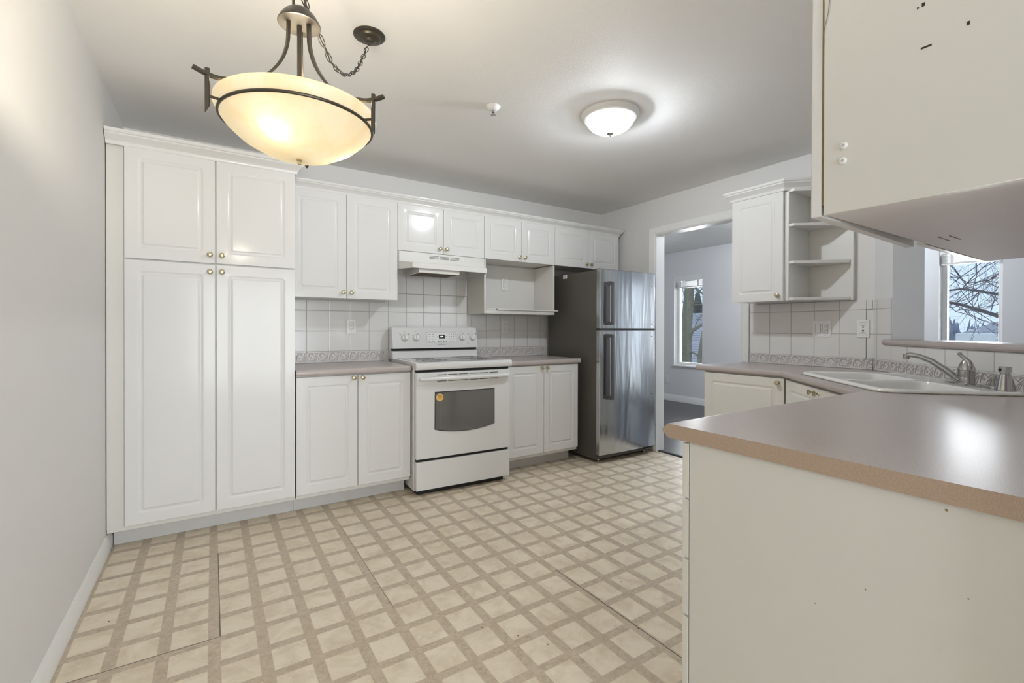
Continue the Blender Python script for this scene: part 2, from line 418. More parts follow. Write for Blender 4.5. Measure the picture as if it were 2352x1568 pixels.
# east wall with two windows and a third one added for the refrigerator's reflection
def wall_open(name, mt, along, c0_, c1_, lo, hi, ops):
    """wall slab; along 'x' or 'y' from lo to hi; thickness c0_..c1_; ops=(p0,p1,z0,z1)"""
    b = MB()
    def bx(p0, p1, z0, z1):
        if along == 'y': b.box(c0_, c1_, p0, p1, z0, z1)
        else: b.box(p0, p1, c0_, c1_, z0, z1)
    p = lo
    for (p0, p1, z0, z1) in sorted(ops):
        bx(p, p0, 0, ZC); bx(p0, p1, 0, z0); bx(p0, p1, z1, ZC); p = p1
    bx(p, hi, 0, ZC)
    return struct(b.build(name, mt))
W1 = (4.43, 4.951, .595, 2.04); W2 = (1.188, 1.653, .595, 2.04); W3 = (-.35, .45, .06, 2.06)
wall_open('wall_east', M['wall_cool'], 'y', XE, XE+.16, YS-.2, YN+.12, [W1, W2, W3])
PD = (-.35, 1.65, .02, 2.06); LW = (3.6, 5.6, .6, 2.12)
wall_open('wall_south', M['wall'], 'x', YS-.16, YS, XL-.12, XE+.2, [PD, LW])

def window(name, wall, op, n_mull=0, sill=True):
    p0, p1, z0, z1 = op; b = MB(); w = .045
    def bx(q0, q1, za, zb, d0=.085, d1=.14, r=.006, bb=None):
        bb = bb or b
        if wall == 'e': bb.box(XE+d0, XE+d1, q0, q1, za, zb, r)
        else: bb.box(q0, q1, YS-d1, YS-d0, za, zb, r)
    bx(p0, p0+w, z0, z1); bx(p1-w, p1, z0, z1); bx(p0+w, p1-w, z0, z0+w); bx(p0+w, p1-w, z1-w, z1)
    for k in range(n_mull):
        q = p0+(p1-p0)*(k+1)/(n_mull+1); bx(q-.03, q+.03, z0+w, z1-w)
    o = struct(b.build(name, M['trim']))
    g = MB(); bx(p0+w*.7, p1-w*.7, z0+w*.7, z1-w*.7, .108, .112, 0, g); g.build('window_pane', M['pane'], o)
    if sill:
        s_ = MB(); bx(p0-.012, p1+.012, z0-.022, z0+.004, -.03, .086, .006, s_); s_.build('sill', M['trim'], o)
    return o
window('window_1', 'e', W1); window('window_2', 'e', W2); window('added_window_3', 'e', W3, 1)  # last one added, unseen, as a bright reflection for the refrigerator
window('added_window_4', 's', PD, 1, False); window('added_window_5', 's', LW, 1)  # both added, unseen, to bring in daylight

# ---- doorway casing, threshold, baseboards
b = MB()
def casing_prof(x):      # moulded casing, three steps
    return [(x, 0), (x, -.010), (x+.012, -.016), (x+.020, -.012), (x+.044, -.014), (x+.052, -.019), (x+.066, -.019), (x+.066, 0)]
# local drawing in (y, x): the casing sits on the kitchen side of wall_right (x < XR)
pr = [(DY1+.008+q[0]*1.0, q[1]) for q in casing_prof(0)]
b.add([(XR+q[1], q[0], 0) for q in pr]+[(XR+q[1], q[0], DZ+.066 - (DY1+.074-q[0])*0) for q in pr], [tuple(range(8)), tuple(range(8, 16))]+[(i, (i+1) % 8, 8+(i+1) % 8, 8+i) for i in range(8)])
pr2 = [(DY0-.008-q[0], q[1]) for q in casing_prof(0)]
b.add([(XR+q[1], q[0], 0) for q in pr2]+[(XR+q[1], q[0], DZ+.066) for q in pr2], [tuple(range(8)), tuple(range(8, 16))]+[(i, (i+1) % 8, 8+(i+1) % 8, 8+i) for i in range(8)])
hp = [(XR+q[1], DZ+.003+q[0]) for q in casing_prof(0)]
b.add([(q[0], DY0-.008, q[1]) for q in hp]+[(q[0], DY1+.008, q[1]) for q in hp], [tuple(range(8)), tuple(range(8, 16))]+[(i, (i+1) % 8, 8+(i+1) % 8, 8+i) for i in range(8)])
b.box(XR-.004, XR+WT+.004, DY1-.002, DY1+.012, 0, DZ+.01); b.box(XR-.004, XR+WT+.004, DY0-.012, DY0+.002, 0, DZ+.01); b.box(XR-.004, XR+WT+.004, DY0, DY1, DZ-.002, DZ+.012)
o = struct(b.build('door_1', M['trim']), 'white cased doorway opening into the next room')
b = MB(); b.prism([(3.60, .0005), (3.605, .006), (3.618, .010), (3.642, .010), (3.652, .0005)], 'y', DY0+.014, DY1-.014)
struct(b.build('trim_1', M['black']), 'black floor threshold strip in the doorway')
def baseboard(name, p, q, n, h=.092, mt='trim'):
    """profile along p->q on the floor, n = direction into the room"""
    p = Vector((*p, 0)); q = Vector((*q, 0)); n = Vector((*n, 0)).normalized()
    pf = [(0, 0.0008), (.013, 0.0008), (.013, h*.62), (.010, h*.70), (.010, h*.80), (.006, h*.88), (.004, h), (0, h)]
    k = len(pf); b = MB(); b.add([p+n*a+Vector((0, 0, z)) for a, z in pf]+[q+n*a+Vector((0, 0, z)) for a, z in pf], [tuple(range(k)), tuple(range(k, 2*k))]+[(i, (i+1) % k, k+(i+1) % k, k+i) for i in range(k)])
    return struct(b.build(name, M[mt]))
baseboard('baseboard_left', (XL, YS), (XL, 3.28), (1, 0))
baseboard('baseboard_east', (XE, YS), (XE, YN), (-1, 0), .105)
baseboard('baseboard_north', (XR+WT, YN), (XE, YN), (0, -1), .105)
baseboard('baseboard_right', (XR+WT, DY1+.02), (XR+WT, YN), (1, 0), .105)

# ------------------------------------------------------------------ cabinets (local: x right, front of door at y=0 facing -y, z up)
def door_mesh(w, h, t=.019, inset=.055, k=5):
    b = MB(); r = .002
    def L(x, y, z, rc): return [(p[0], y, p[1]) for p in rrect(x, w-x, z, h-z, rc, k)]
    i = inset
    b.loops([L(0, t, 0, .002), L(0, .003, 0, .002), L(.001, .001, .001, .002), L(.003, 0, .003, .002), L(i, 0, i, .022), L(i+.004, .0022, i+.004, .020), L(i+.009, .0052, i+.009, .016), L(i+.013, .0058, i+.013, .012), L(i+.020, .0050, i+.020, .006), L(i+.0255, .0008, i+.0255, .003), L(i+.028, .0002, i+.028, .003)], cap0=True)
    return b
KNOB = None
def knob(parent, x, z, y=0.0, mt='brass'):
    global KNOB
    if KNOB is None:
        b = MB(); b.lathe([(.0105, 0), (.0095, -.003), (.0052, -.006), (.0048, -.012), (.009, -.0155), (.0138, -.019), (.0150, -.0225), (.0138, -.0262), (.0095, -.0285), (.004, -.0292), (0, -.0293)], 24, axis='y')
        o = b.build('knob', M[mt], parent); KNOB = o.data
    else:
        o = bpy.data.objects.new('knob', KNOB); COL.objects.link(o); o.parent = parent
    o.location = (x, y, z); return o
def add_door(parent, x0, x1, z0, z1, mt, kx=None, kz=None, y=0.0, name='door'):
    g = .0016
    o = door_mesh(x1-x0-2*g, z1-z0-2*g).build(name, M[mt], parent, loc=(x0+g, y, z0+g))
    if kx is not None: knob(o, kx-x0-g, kz-z0-g, 0)
    return o
def carcass(parent, x0, x1, y0, y1, z0, z1, mt='carcass', bottom='under', name='carcass'):
    b = MB(); b.box(x0, x1, y0, y1, z0, z1, .0012, 1)
    return b.build(name, M[mt], parent)

ZB, ZT = .130, 2.138
GRP_W = 'white two-door wall cabinets above the stove wall'
# tall pantry
P = thing('pantry_cabinet', 'tall white four-door pantry cabinet against the left wall', 'cabinet', (XL, F, 0))
x = lambda v: v-XL
b = MB(); b.box(.004, x(.4335), .021, YB-F-.003, .105, 2.150, .001, 1)
b.build('carcass', M['carcass'], P)
b = MB(); b.box(.004, x(-.392), .016, .0205, .125, ZT); f_ = b.build('filler_strip', M['panel'], P)
f_['label'] = 'yellowed filler strip beside the wall'
b = MB(); b.box(.016, x(.436), .130, .146, 0.001, .106); b.build('toe_kick', M['toe'], P)
zg = 1.540
for (a, c, z0, z1, kx, kz) in ((-.389, .0155, zg+.002, ZT, -.011, 1.590), (.0175, .4330, zg+.002, ZT, .047, 1.590), (-.389, .0155, ZB, zg-.002, -.011, 1.494), (.0175, .4330, ZB, zg-.002, .047, 1.496)):
    add_door(P, x(a), x(c), z0, z1, 'cab', x(kx), kz)

def base_cab(label, x0, x1, mid, knobs, toe_to=None, door_x0=None, mt='cab'):
    o = thing('base_cabinet', label, 'cabinet', (x0, F, 0)); w = x1-x0
    b = MB(); b.box(.002, w-.001, .021, YB-F-.003, .105, CB-.001, .001, 1); b.build('carcass', M['carcass'], o)
    b = MB(); b.box(0.001, w-.002, .130, .146, .001, .106); b.build('toe_kick', M['toe'], o)
    d0 = (door_x0 or x0)-x0
    add_door(o, d0, mid-x0, ZB, CB-.006, mt, knobs[0]-x0, .850)
    add_door(o, mid-x0, w, ZB, CB-.006, mt, knobs[1]-x0, .850)
    return o
base_cab('white two-door base cabinet left of the stove, next to the pantry', .4365, 1.1785, .8125, (.783, .842))
base_cab('white two-door base cabinet between the stove and the refrigerator', 1.968, 2.7285, 2.3511, (2.322, 2.376), door_x0=1.974)

def wall_cab(label, x0, x1, mid, z0, knobs, kz):
    o = thing('wall_cabinet', label, 'cabinet', (x0, U, z0), group=GRP_W); w = x1-x0; h = ZT-z0
    b = MB(); b.box(.001, w-.001, .020, YB-U-.003, .008, 2.150-z0, .001, 1); b.build('carcass', M['carcass'], o)
    add_door(o, 0, mid-x0, 0, h, 'cab', knobs[0]-x0, kz-z0); add_door(o, mid-x0, w, 0, h, 'cab', knobs[1]-x0, kz-z0)
    return o
wall_cab('deep two-door wall cabinet between the pantry and the range hood', .4345, 1.1845, .8090, 1.388, (.784, .841), 1.433)
wall_cab('short two-door wall cabinet directly above the range hood', 1.1845, 1.9390, 1.5611, 1.770, (1.529, 1.587), 1.812)
wall_cab('short two-door wall cabinet above the open microwave niche', 1.9390, 2.6955, 2.3182, 1.770, (2.291, 2.349), 1.811)
wall_cab('short two-door wall cabinet above the refrigerator', 2.6955, 3.5290, 3.1190, 1.770, (3.081, 3.138), 1.811)

# crown mouldings: profile (out, up), swept along a path with mitred ends
CROWN = [(0, 0), (.006, 0), (.010, .010), (.010, .018), (.020, .030), (.034, .040), (.040, .046), (.040, .052), (.046, .056), (.050, .064), (.050, .072), (0, .072)]
def crown(name, path, outs, z, label, mt='cab', prof=CROWN, cat='molding', kz=1.0):
    b = MB(); k = len(prof); L = []
    for p, o_ in zip(path, outs): L.append([(p[0]+o_[0]*q[0], p[1]+o_[1]*q[0], z+q[1]*kz) for q in prof])
    b.loops(L, True, True); return tag(b.build(name, M[mt], smooth=25), label, cat)
s2 = .4142
crown('crown_molding', [(XL+.004, F+.004), (.4345, F+.004), (.4345, U-.055)], [(0, -1), (1, -1), (1, 0)], 2.126, 'white crown molding along the top of the tall pantry')
crown('crown_molding', [(.4365, U+.004), (3.530, U+.004), (3.530, YB-.002)], [(0, -1), (1, -1), (1, 0)], 2.128, 'long white crown molding above the stove-wall cabinets', prof=[(a*.8, c*.86) for a, c in CROWN])

# open microwave niche below the third wall cabinet
o = thing('microwave_shelf', 'open white niche box with an outlet inside, beside the range hood', 'shelf', (1.9425, U+.012, 1.306)); w = 2.6985-1.9425; h = 1.7685-1.306; dd = YB-U-.015
b = MB(); b.box(0, .016, 0, dd, 0, h, .0008, 1); b.build('side_panel', M['panel'], o)
b = MB(); b.box(w-.016, w, 0, dd, 0, h, .0008, 1); b.build('side_panel', M['carcass'], o)
b = MB(); b.box(.0165, w-.0165, .001, dd, .012, .030, .0008, 1); b.build('bottom_panel', M['carcass'], o)
b = MB(); b.box(.0165, w-.0165, dd-.004, dd, .0305, h-.001); b.build('back_panel', M['carcass'], o)
b = MB(); b.box(.0165, w-.0165, .0, .012, .0, .0115); b.build('bottom_rail', M['panel'], o)
b = MB(); b.box(0, .66, 0, .050, 0, .0125, .001, 1)
tag(b.build('shelf_board', M['carcass'], loc=(2.075, U+.000, 1.3375)), 'loose narrow white board lying in the niche, sticking out to the right', 'board')
b = MB(); b.box(0, .105, 0, .022, 0, .016, .001, 1)
tag(b.build('wood_strip', M['panel'], loc=(1.961, U+.012, 1.3375), rot=(0, 0, rad(3))), 'short cream strip lying at the left end of the open niche', 'board')

# ------------------------------------------------------------------ range hood
HX0, HX1 = 1.1875, 1.9365
o = thing('range_hood', 'white range hood with vent slots hanging over the stove', 'range hood', (HX0, 3.300, 1.629)); w = HX1-HX0; yu = U-3.300; hd = YB-3.300-.004
# local y: 0 = lip front ; yu = cabinet door plane. In plan the front corners are cut back.
la, lb = 1.250-HX0, 1.884-HX0; zt = 1.7685-1.629
b = MB()
b.box(.004, w-.004, yu-.006, yu+.012, .056, zt, .002, 1)                       # upright fascia
b.box(.004, w-.004, yu+.012, hd, zt-.012, zt)                                   # roof
b.add([(la, 0, .039), (lb, 0, .039), (w-.002, yu-.004, .062), (.002, yu-.004, .062), (la, 0, .034), (lb, 0, .034), (w-.002, yu-.004, .056), (.002, yu-.004, .056)], [(0, 1, 2, 3), (4, 7, 6, 5), (0, 3, 7, 4), (1, 5, 6, 2), (0, 4, 5, 1), (3, 2, 6, 7)])
for s_, xa, xb in ((0, la, .002), (1, lb, w-.002)):                             # angled corner cheeks and straight sides
    t_ = .006 if s_ == 0 else -.006
    b.add([(xa, 0, 0), (xb, yu, 0), (xb, yu, .062), (xa, 0, .039), (xa+t_, .004, 0), (xb+t_, yu, 0), (xb+t_, yu, .062), (xa+t_, .004, .039)], [(0, 1, 2, 3), (4, 7, 6, 5), (0, 4, 5, 1), (3, 2, 6, 7), (0, 3, 7, 4), (1, 5, 6, 2)])
    b.box(xb, xb+t_, yu, hd, 0, zt)
b.box(.006, w-.006, hd-.006, hd, 0, zt)
b.build('hood_body', M['carcass'], o, smooth=25)
b = MB(); b.box(la-.002, lb+.002, -.003, .004, 0, .040, .0015, 1); b.build('front_lip', M['carcass'], o)
for k in range(3):
    for r_ in range(3):
        b = MB() if r_ == 0 else b
        b.box(.250+k*.090, .330+k*.090, yu-.0068, yu-.0055, .098+r_*.0095, .1025+r_*.0095)
    b.build('vent_slot', M['grey_print'], o)
for k in range(2):
    b = MB(); b.box(.535+k*.030, .553+k*.030, yu-.009, yu-.005, .100, .112, .001, 1); b.build('rocker_switch', M['plastic'], o)
b = MB(); b.box(.12, .46, .02, .26, -.030, .030, .002, 1); fb = b.build('filter_box', M['panel'], o)
b = MB(); b.box(.135, .445, .035, .245, -.0315, -.030)
for k in range(5): b.box(.145+k*.06, .185+k*.06, .042, .238, -.0330, -.0316)
g_ = b.build('grease_filter', mat('greasy_filter', (.10, .065, .04), .6, vary=.6, vscale=25), fb); g_['label'] = 'greasy brown filter mesh'

# ------------------------------------------------------------------ stove (electric range)
SX0, SX1, SF = 1.1820, 1.9370, 3.040
o = thing('electric_range', 'white freestanding electric range with a dark oven window', 'stove', (SX0, SF+.016, 0), rad(-2.5)); w = SX1-SX0; sd = YB-SF-.045
b = MB(); b.box(0, w, .052, sd, .035, .895, .003, 2); b.build('body', M['enamel'], o)
b = MB(); b.box(.03, w-.03, .06, sd-.04, .0, .036); b.build('plinth', M['black'], o)
b = MB(); b.prism([(-.018, .898), (-.022, .906), (-.018, .932), (-.006, .938), (sd-.09, .938), (sd-.09, .8955), (.045, .8955), (.045, .888), (-.012, .888)], 'x', -.004, w+.004)
b.build('cooktop_rim', M['enamel'], o)
b = MB(); b.box(.030, w-.030, .030, sd-.14, .9375, .9395)
b.cur = 1
for (px, py, pr_) in ((.19, .20, .115), (.19, .40, .085), (.56, .20, .085), (.56, .40, .115)):
    for rr_ in (pr_, pr_*.62): b.tube([(px+rr_*math.cos(2*PI*k/40), py+rr_*math.sin(2*PI*k/40), .9394) for k in range(40)], .0016, 5, True)
b.build('glass_cooktop', [M['cooktop'], M['grey_print']], o)
# oven door with its vent rail
DZ0, DZ1 = .262, .868
b = MB(); b.box(.004, w-.004, .0, .050, DZ0, DZ1, .005, 2); dr = b.build('oven_door', M['enamel'], o)
b = MB(); b.box(.010, w-.010, .012, .052, DZ1+.002, .8875); b.build('vent_gap', M['dark'], o)
b = MB(); b.box(.006, w-.006, -.006, .002, .782, DZ1-.002, .003, 2); b.build('vent_panel', M['enamel'], dr)
for k in range(6):
    xa = .155+k*.083
    for zz in (.846, .801):
        b = MB(); b.box(xa, xa+.072, -.0075, -.004, zz, zz+.0042); b.build('vent_slot', M['dark'], dr)
hz = .823
b = MB(); b.tube([(.030, -.004, hz), (.032, -.022, hz), (.050, -.030, hz), (w*.5, -.037, hz), (w-.050, -.030, hz), (w-.032, -.022, hz), (w-.030, -.004, hz)], [.011, .013, .014, .015, .014, .013, .011], 12)
b.build('handle', M['enamel'], dr)
wx0, wx1, wzt = .140, w-.140, .7245
arc = [(wx0+(wx1-wx0)*t, .462-.030*(1-(2*t-1)**2)) for t in [i/16 for i in range(17)]]
b = MB(); b.prism([(p[0], p[1]) for p in arc]+[(wx1, wzt), (wx0, wzt)], 'y', -.0012, .004); wn = b.build('oven_window', M['oven_glass'], dr)
b = MB(); pth = [(p[0], -.0014, p[1]) for p in arc]+[(wx1, -.0014, wzt), (wx0, -.0014, wzt)]
b.tube(pth, .0032, 4, True); b.build('window_edge', M['black'], dr)
b = MB(); b.box(wx0+.046, wx0+.0475, -.0016, -.0010, .4505, .66); b.build('scratch_line', M['caulk'], wn)
# octagonal sticker
def octo(r): return [(r*math.cos(rad(22.5+45*k)), r*math.sin(rad(22.5+45*k))) for k in range(8)]
sx_, sz_ = wx0+.036, .687
b = MB(); b.prism([(sx_+p[0], sz_+p[1]) for p in octo(.030)], 'y', -.0022, -.0012)
b.cur = 1; b.prism([(sx_+p[0], sz_+p[1]) for p in octo(.0275)], 'y', -.0026, -.0022)
b.cur = 2; b.prism([(sx_+p[0], sz_+p[1]) for p in octo(.0235)], 'y', -.0029, -.0026)
b.cur = 0
for zz, ww, hh in ((.0125, .026, .0034), (.0045, .034, .0040), (-.004, .030, .0016), (-.010, .026, .0016)): b.box(sx_-ww/2, sx_+ww/2, -.0031, -.0029, sz_+zz-hh/2, sz_+zz+hh/2)
k_ = b.build('sticker', [M['edge'], M['cream_rim'], M['orange']], dr); k_['label'] = 'orange octagonal sticker on the oven window'
# drawer
b = MB(); b.box(.004, w-.004, .0, .050, .044, .243, .004, 2); b.build('storage_drawer', M['enamel'], o)
b = MB(); b.box(.012, w-.012, .018, .052, .243, DZ0); b.build('drawer_gap', M['dark'], o)
# backguard
bg0 = sd-.105
b = MB(); b.prism([(bg0, .928), (sd, .928), (sd, 1.186), (bg0+.055, 1.186), (bg0+.05, 1.175), (bg0+.022, 1.030), (bg0+.022, 1.015), (bg0+.015, .995)], 'x', .004, w-.004)
bgd = b.build('backguard', M['enamel'], o, smooth=25)
b = MB(); b.prism([(bg0+.008, .996), (bg0+.06, .996), (bg0+.06, 1.018), (bg0+.010, 1.018)], 'x', .004, w-.010); b.build('backguard_gap', M['dark'], bgd)
# control fascia is a slightly sloped slab in front; local frame on its face
fz0, fz1, fy0, fy1 = 1.015, 1.180, bg0-.016, bg0+.020
b = MB(); b.prism([(fy0, fz0), (fy1+.02, fz0), (fy1+.03, fz1+.004), (fy1+.004, fz1+.004), (fy1, fz1)], 'x', .000, w-.008)
fs = b.build('control_panel', M['enamel'], bgd, smooth=25)
tilt = math.atan2(fy1-fy0, fz1-fz0)
FM = Matrix.Translation((0, fy0, fz0)) @ Matrix.Rotation(-tilt, 4, 'X')      # local: x, y (out = -y), z up the face
def onf(bb): bb.xf = FM; return bb
for kx in (.100, .196, .606, .704):
    b = onf(MB()); b.lathe([(.030, -.0005), (.030, -.003), (.0265, -.006), (.0235, -.018), (.021, -.021), (0, -.0215)], 28, (kx, 0, .088), 'y')
    b.box(kx-.0055, kx+.0055, -.031, -.018, .066, .112, .003, 2)
    kn = b.build('control_knob', M['plastic'], fs)
    b = onf(MB())
    for k in range(11):
        t = rad(-60-24*k+210); b.box(kx+.036*math.cos(t)-.0012, kx+.036*math.cos(t)+.0012, -.0006, 0, .088+.036*math.sin(t)-.0012, .088+.036*math.sin(t)+.0012)
    for dx_ in ((-.036, .036) if kx in (.100, .704) else (.014,)): b.box(kx+dx_-.004, kx+dx_+.004, -.0006, 0, .114, .122)
    b.box(kx-.006, kx+.004, -.0006, 0, .139, .145)
    b.build('dial_marks', M['grey_print'], fs)
b = onf(MB()); b.box(.288, .548, -.0008, .0, .046, .132, .0003, 1); kp = b.build('keypad', M['plastic'], fs)
b = onf(MB())
for q in ((.288, .549, .1315, .1325), (.288, .549, .0455, .0465), (.288, .289, .046, .132), (.5480, .549, .046, .132)): b.box(q[0], q[1], -.0011, -.0007, q[2], q[3])
for r_ in range(4):
    for c_ in range(3): b.box(.487+c_*.019, .493+c_*.019, -.0011, -.0007, .053+r_*.020, .059+r_*.020)
    for c_, l_ in ((0, .020), (1, .027)): b.box(.302+c_*.030, .302+c_*.030+l_*.85, -.0011, -.0007, .053+r_*.0205, .0562+r_*.0205)
for c_ in range(4): b.box(.382+c_*.024, .392+c_*.024+.003, -.0011, -.0007, .052, .059)
for q in (.379, .455): b.box(q, q+.010, -.0011, -.0007, .094, .0975)
b.build('key_print', M['grey_print'], kp)
b = onf(MB()); b.box(.394, .448, -.0014, -.0007, .080, .112, .0003, 1); ds = b.build('clock_display', M['black_gloss'], kp)
text('879', .017, 'clock_digits', M['digits'], ds, FM @ Matrix.Translation((.4210, -.0017, .095)) @ FACE)
text('SAMSUNG', .0145, 'lettering', M['black'], fs, FM @ Matrix.Translation((.418, -.0006, .029)) @ FACE, sx=1.05)
b = onf(MB()); b.box(.655, .661, -.0006, 0, .040, .046); b.box(.648, .670, -.0006, 0, .0345, .036); b.build('indicator', M['grey_print'], fs)

# ------------------------------------------------------------------ refrigerator
RX0, RX1, RY = 2.8150, 3.5300, 2.950
o = thing('refrigerator', 'tall stainless steel top-freezer refrigerator beside the doorway', 'refrigerator', (RX0, RY, 0)); w = RX1-RX0
b = MB(); b.box(.002, w-.002, .060, .745, .030, 1.690, .004, 2); b.build('cabinet_body', M['fridge_side'], o)
b = MB(); b.box(.01, w-.01, .052, .060, .06, 1.688); b.build('door_gasket', M['black'], o)
def fdoor(name, z0, z1):
    b = MB(); t = .052; n = 24; pf = []
    for i in range(n+1):
        u = i/n; xx = .006+(w-.012)*u; pf.append((xx, .012*(2*u-1)**2))
    pf = [(0, t), (0, .018), (.002, .0135)]+pf+[(w-.002, .0135), (w, .018), (w, t)]
    b.prism(pf, 'z', z0, z1); d_ = b.build(name, M['steel'], o, smooth=50)
    e_ = MB(); e_.prism([(.0015, t-.002), (.0015, .016), (.008, .0115), (w-.008, .0115), (w-.0015, .016), (w-.0015, t-.002)], 'z', z1, z1+.004); e_.build('edge_cap', M['handle'], d_)
    return d_
d1 = fdoor('freezer_door', 1.182, 1.695); d2 = fdoor('fridge_door', .078, 1.162)
b = MB(); b.box(.006, w-.006, .014, .050, 1.1625, 1.1815); b.build('door_seam', M['black'], o)
def fhandle(par, z0, z1, flip):
    b = MB(); xx = .075; zz = lambda s: z0+(z1-z0)*(s if not flip else 1-s)
    b.box(xx+.012, xx+.042, -.050, -.034, min(zz(.02), zz(1)), max(zz(.02), zz(1)), .006, 2)
    b.tube([(xx+.027, .008, zz(.985)), (xx+.027, -.020, zz(.985)), (xx+.027, -.042, zz(.965))], .014, 10, sq=(.015, .012))
    b.tube([(xx+.027, .008, zz(.05)), (xx+.027, -.020, zz(.045)), (xx+.027, -.042, zz(.06))], .014, 10, sq=(.015, .016))
    b.box(xx-.006, xx+.036, -.002, .008, z0+.01, z1-.01, .003, 2)
    return b.build('handle', M['handle'], par)
fhandle(d1, 1.215, 1.592, True); fhandle(d2, .548, 1.128, False)
for d_, zs in ((d1, (1.576, 1.222)), (d2, (1.108, .567))):
    for z_ in zs:
        b = MB(); b.lathe([(.0045, .0125), (.0045, .006), (0, .0055)], 10, (.663, 0, z_), 'y'); b.build('bolt_hole', M['black'], d_)
b = MB(); b.box(.01, .085, .03, .13, 1.6950, 1.703, .003, 1); b.build('hinge_cover', M['handle'], o)
for xx in (.055, w-.075):
    b = MB(); b.lathe([(.018, .0), (.018, .012), (.010, .014), (.010, .032)], 14, (xx, .085, 0)); b.build('foot', M['chrome'], o)
b = MB(); b.box(w-.12, w-.02, .02, .10, .046, .064, .004, 1); b.build('hinge_bracket', M['handle'], o)
b = MB(); b.box(.0005, .0022, .455, .513, 1.652, 1.686); b.cur = 1
for z_ in (1.662, 1.670, 1.678): b.box(.0001, .0006, .467, .503, z_, z_+.002)
k_ = b.build('label_sticker', [M['plastic'], M['grey_print']], o); k_['label'] = 'small white sticker on the grey side'

# ------------------------------------------------------------------ countertops
def slab(name, outer, front, label, holes=(), z0=CB, z1=CT, r=.016, mt='counter', end_edges=(), ptop=True):
    """flat slab from an outline; edges listed in front (pairs of outline indices) are rounded"""
    bm = bmesh.new(); vs = [bm.verts.new((p[0], p[1], z0)) for p in outer]; n = len(vs)
    es = [bm.edges.new((vs[i], vs[(i+1) % n])) for i in range(n)]
    for h in holes:
        hv = [bm.verts.new((p[0], p[1], z0)) for p in h]; es += [bm.edges.new((hv[i], hv[(i+1) % len(hv)])) for i in range(len(hv))]
    if holes: bmesh.ops.triangle_fill(bm, use_beauty=True, use_dissolve=False, edges=es)
    else: bm.faces.new(vs)
    g = bmesh.ops.extrude_face_region(bm, geom=bm.faces[:])
    for v in g['geom']:
        if isinstance(v, bmesh.types.BMVert): v.co.z = z1
    bmesh.ops.recalc_face_normals(bm, faces=bm.faces[:])
    def on(e, i, j):
        a, c = Vector((*outer[i], 0)), Vector((*outer[j], 0))
        for v in e.verts:
            q = Vector((v.co.x, v.co.y, 0)); d = (c-a); t = (q-a).dot(d)/d.length_squared
            if (a+d*t-q).length > 1e-4 or t < -1e-3 or t > 1.001: return False
        return abs(e.verts[0].co.z-e.verts[1].co.z) < 1e-6
    sel = [e for e in bm.edges if any(on(e, i, j) for i, j in front)]
    bmesh.ops.bevel(bm, geom=sel, offset=r, segments=4, profile=.5, affect='EDGES')
    b = MB(); b.bm(bm); o = b.build(name, [M[mt], M['counter_edge']], smooth=30)
    for p in o.data.polygons:
        for i, j in end_edges:
            a, c = Vector((*outer[i], 0)), Vector((*outer[j], 0)); q = Vector((p.center.x, p.center.y, 0)); d = c-a; t = (q-a).dot(d)/d.length_squared
            if (a+d*t-q).length < 1e-3 and abs(p.normal.z) < .2: p.material_index = 1
    return tag(o, label, 'countertop')
CF = F-.022
slab('countertop', [(.4365, CF), (1.170, CF), (1.1745, CF+.006), (1.1745, YB-.012), (.4365, YB-.012)], [(0, 1)], 'short mauve laminate countertop left of the stove')
slab('countertop', [(1.972, CF+.004), (2.745, CF+.004), (2.752, CF+.012), (2.752, YB-.012), (1.972, YB-.012)], [(0, 1)], 'short mauve laminate countertop between stove and refrigerator')
# L-shaped worktop with the diagonal sink corner
SA0, SA1, SD0, SD1 = .375, 1.245, .045, .580
hole = [dg(SA0+.02+p[0], SD0+.02+p[1], 0)[:2] for p in rrect(0, SA1-SA0-.04, 0, SD1-SD0-.04, .06, 5)]
q0 = dg(0, .625, 0)
xf = 2.988; yf = .856                        # front lines: x = xf (right run), y = yf (peninsula run)
kx_ = xf-(q0[0]-q0[1]); kk = q0[0]-q0[1]     # on the diagonal front x - y = kk
out = [(1.052, .121), (2.462, .121), dg(1.590, .012, 0)[:2], dg(0.005, .012, 0)[:2], (XR-.012, 1.262), (XR-.012, 2.07), (XR-.021, 2.135), (xf, 2.135), (xf, xf-kk), (yf+kk, yf), (1.052, yf)]
slab('countertop', out, [(6, 7), (7, 8), (8, 9), (9, 10)], 'large mauve laminate worktop wrapping round the corner sink', [hole], end_edges=[(10, 0)])

# ------------------------------------------------------------------ right-hand base cabinets
XD = 3.003
o = thing('base_cabinet', 'white one-door base cabinet by the doorway, right of the opening', 'cabinet', (XD, 2.080, 0), rad(-90))
b = MB(); b.box(.0, .575, .021, XR-XD-.004, .105, CB-.001, .001, 1); b.build('carcass', M['cab_old'], o)
b = MB(); b.box(.002, .570, .095, .110, .001, .106); b.build('toe_kick', M['toe'], o)
add_door(o, .004, .566, ZB, CB-.008, 'cab_old', .530, .838)
# diagonal sink cabinet: local x = a, local y = toward the wall -> rotate so that -y faces the kitchen
q = dg(.245, .605, 0)
o = thing('sink_cabinet', 'white two-door diagonal cabinet under the corner sink', 'cabinet', q, DROT)
wd_ = 1.135-.245
b = MB(); b.prism([(.006, .021), (wd_-.006, .021), (wd_+.10, .13), (wd_+.10, .50), (-.10, .50), (-.10, .13)], 'z', .105, CB-.23); b.box(.006, wd_-.006, .021, .035, CB-.235, CB-.001)
b.build('carcass', M['carcass'], o)
b = MB(); b.box(.03, wd_-.03, .095, .110, .001, .106); b.build('toe_kick', M['toe'], o)
add_door(o, .010, wd_/2, ZB, CB-.010, 'cab_old', wd_/2-.035, .838)
add_door(o, wd_/2, wd_-.010, ZB, CB-.010, 'cab_old', wd_/2+.035, .838)
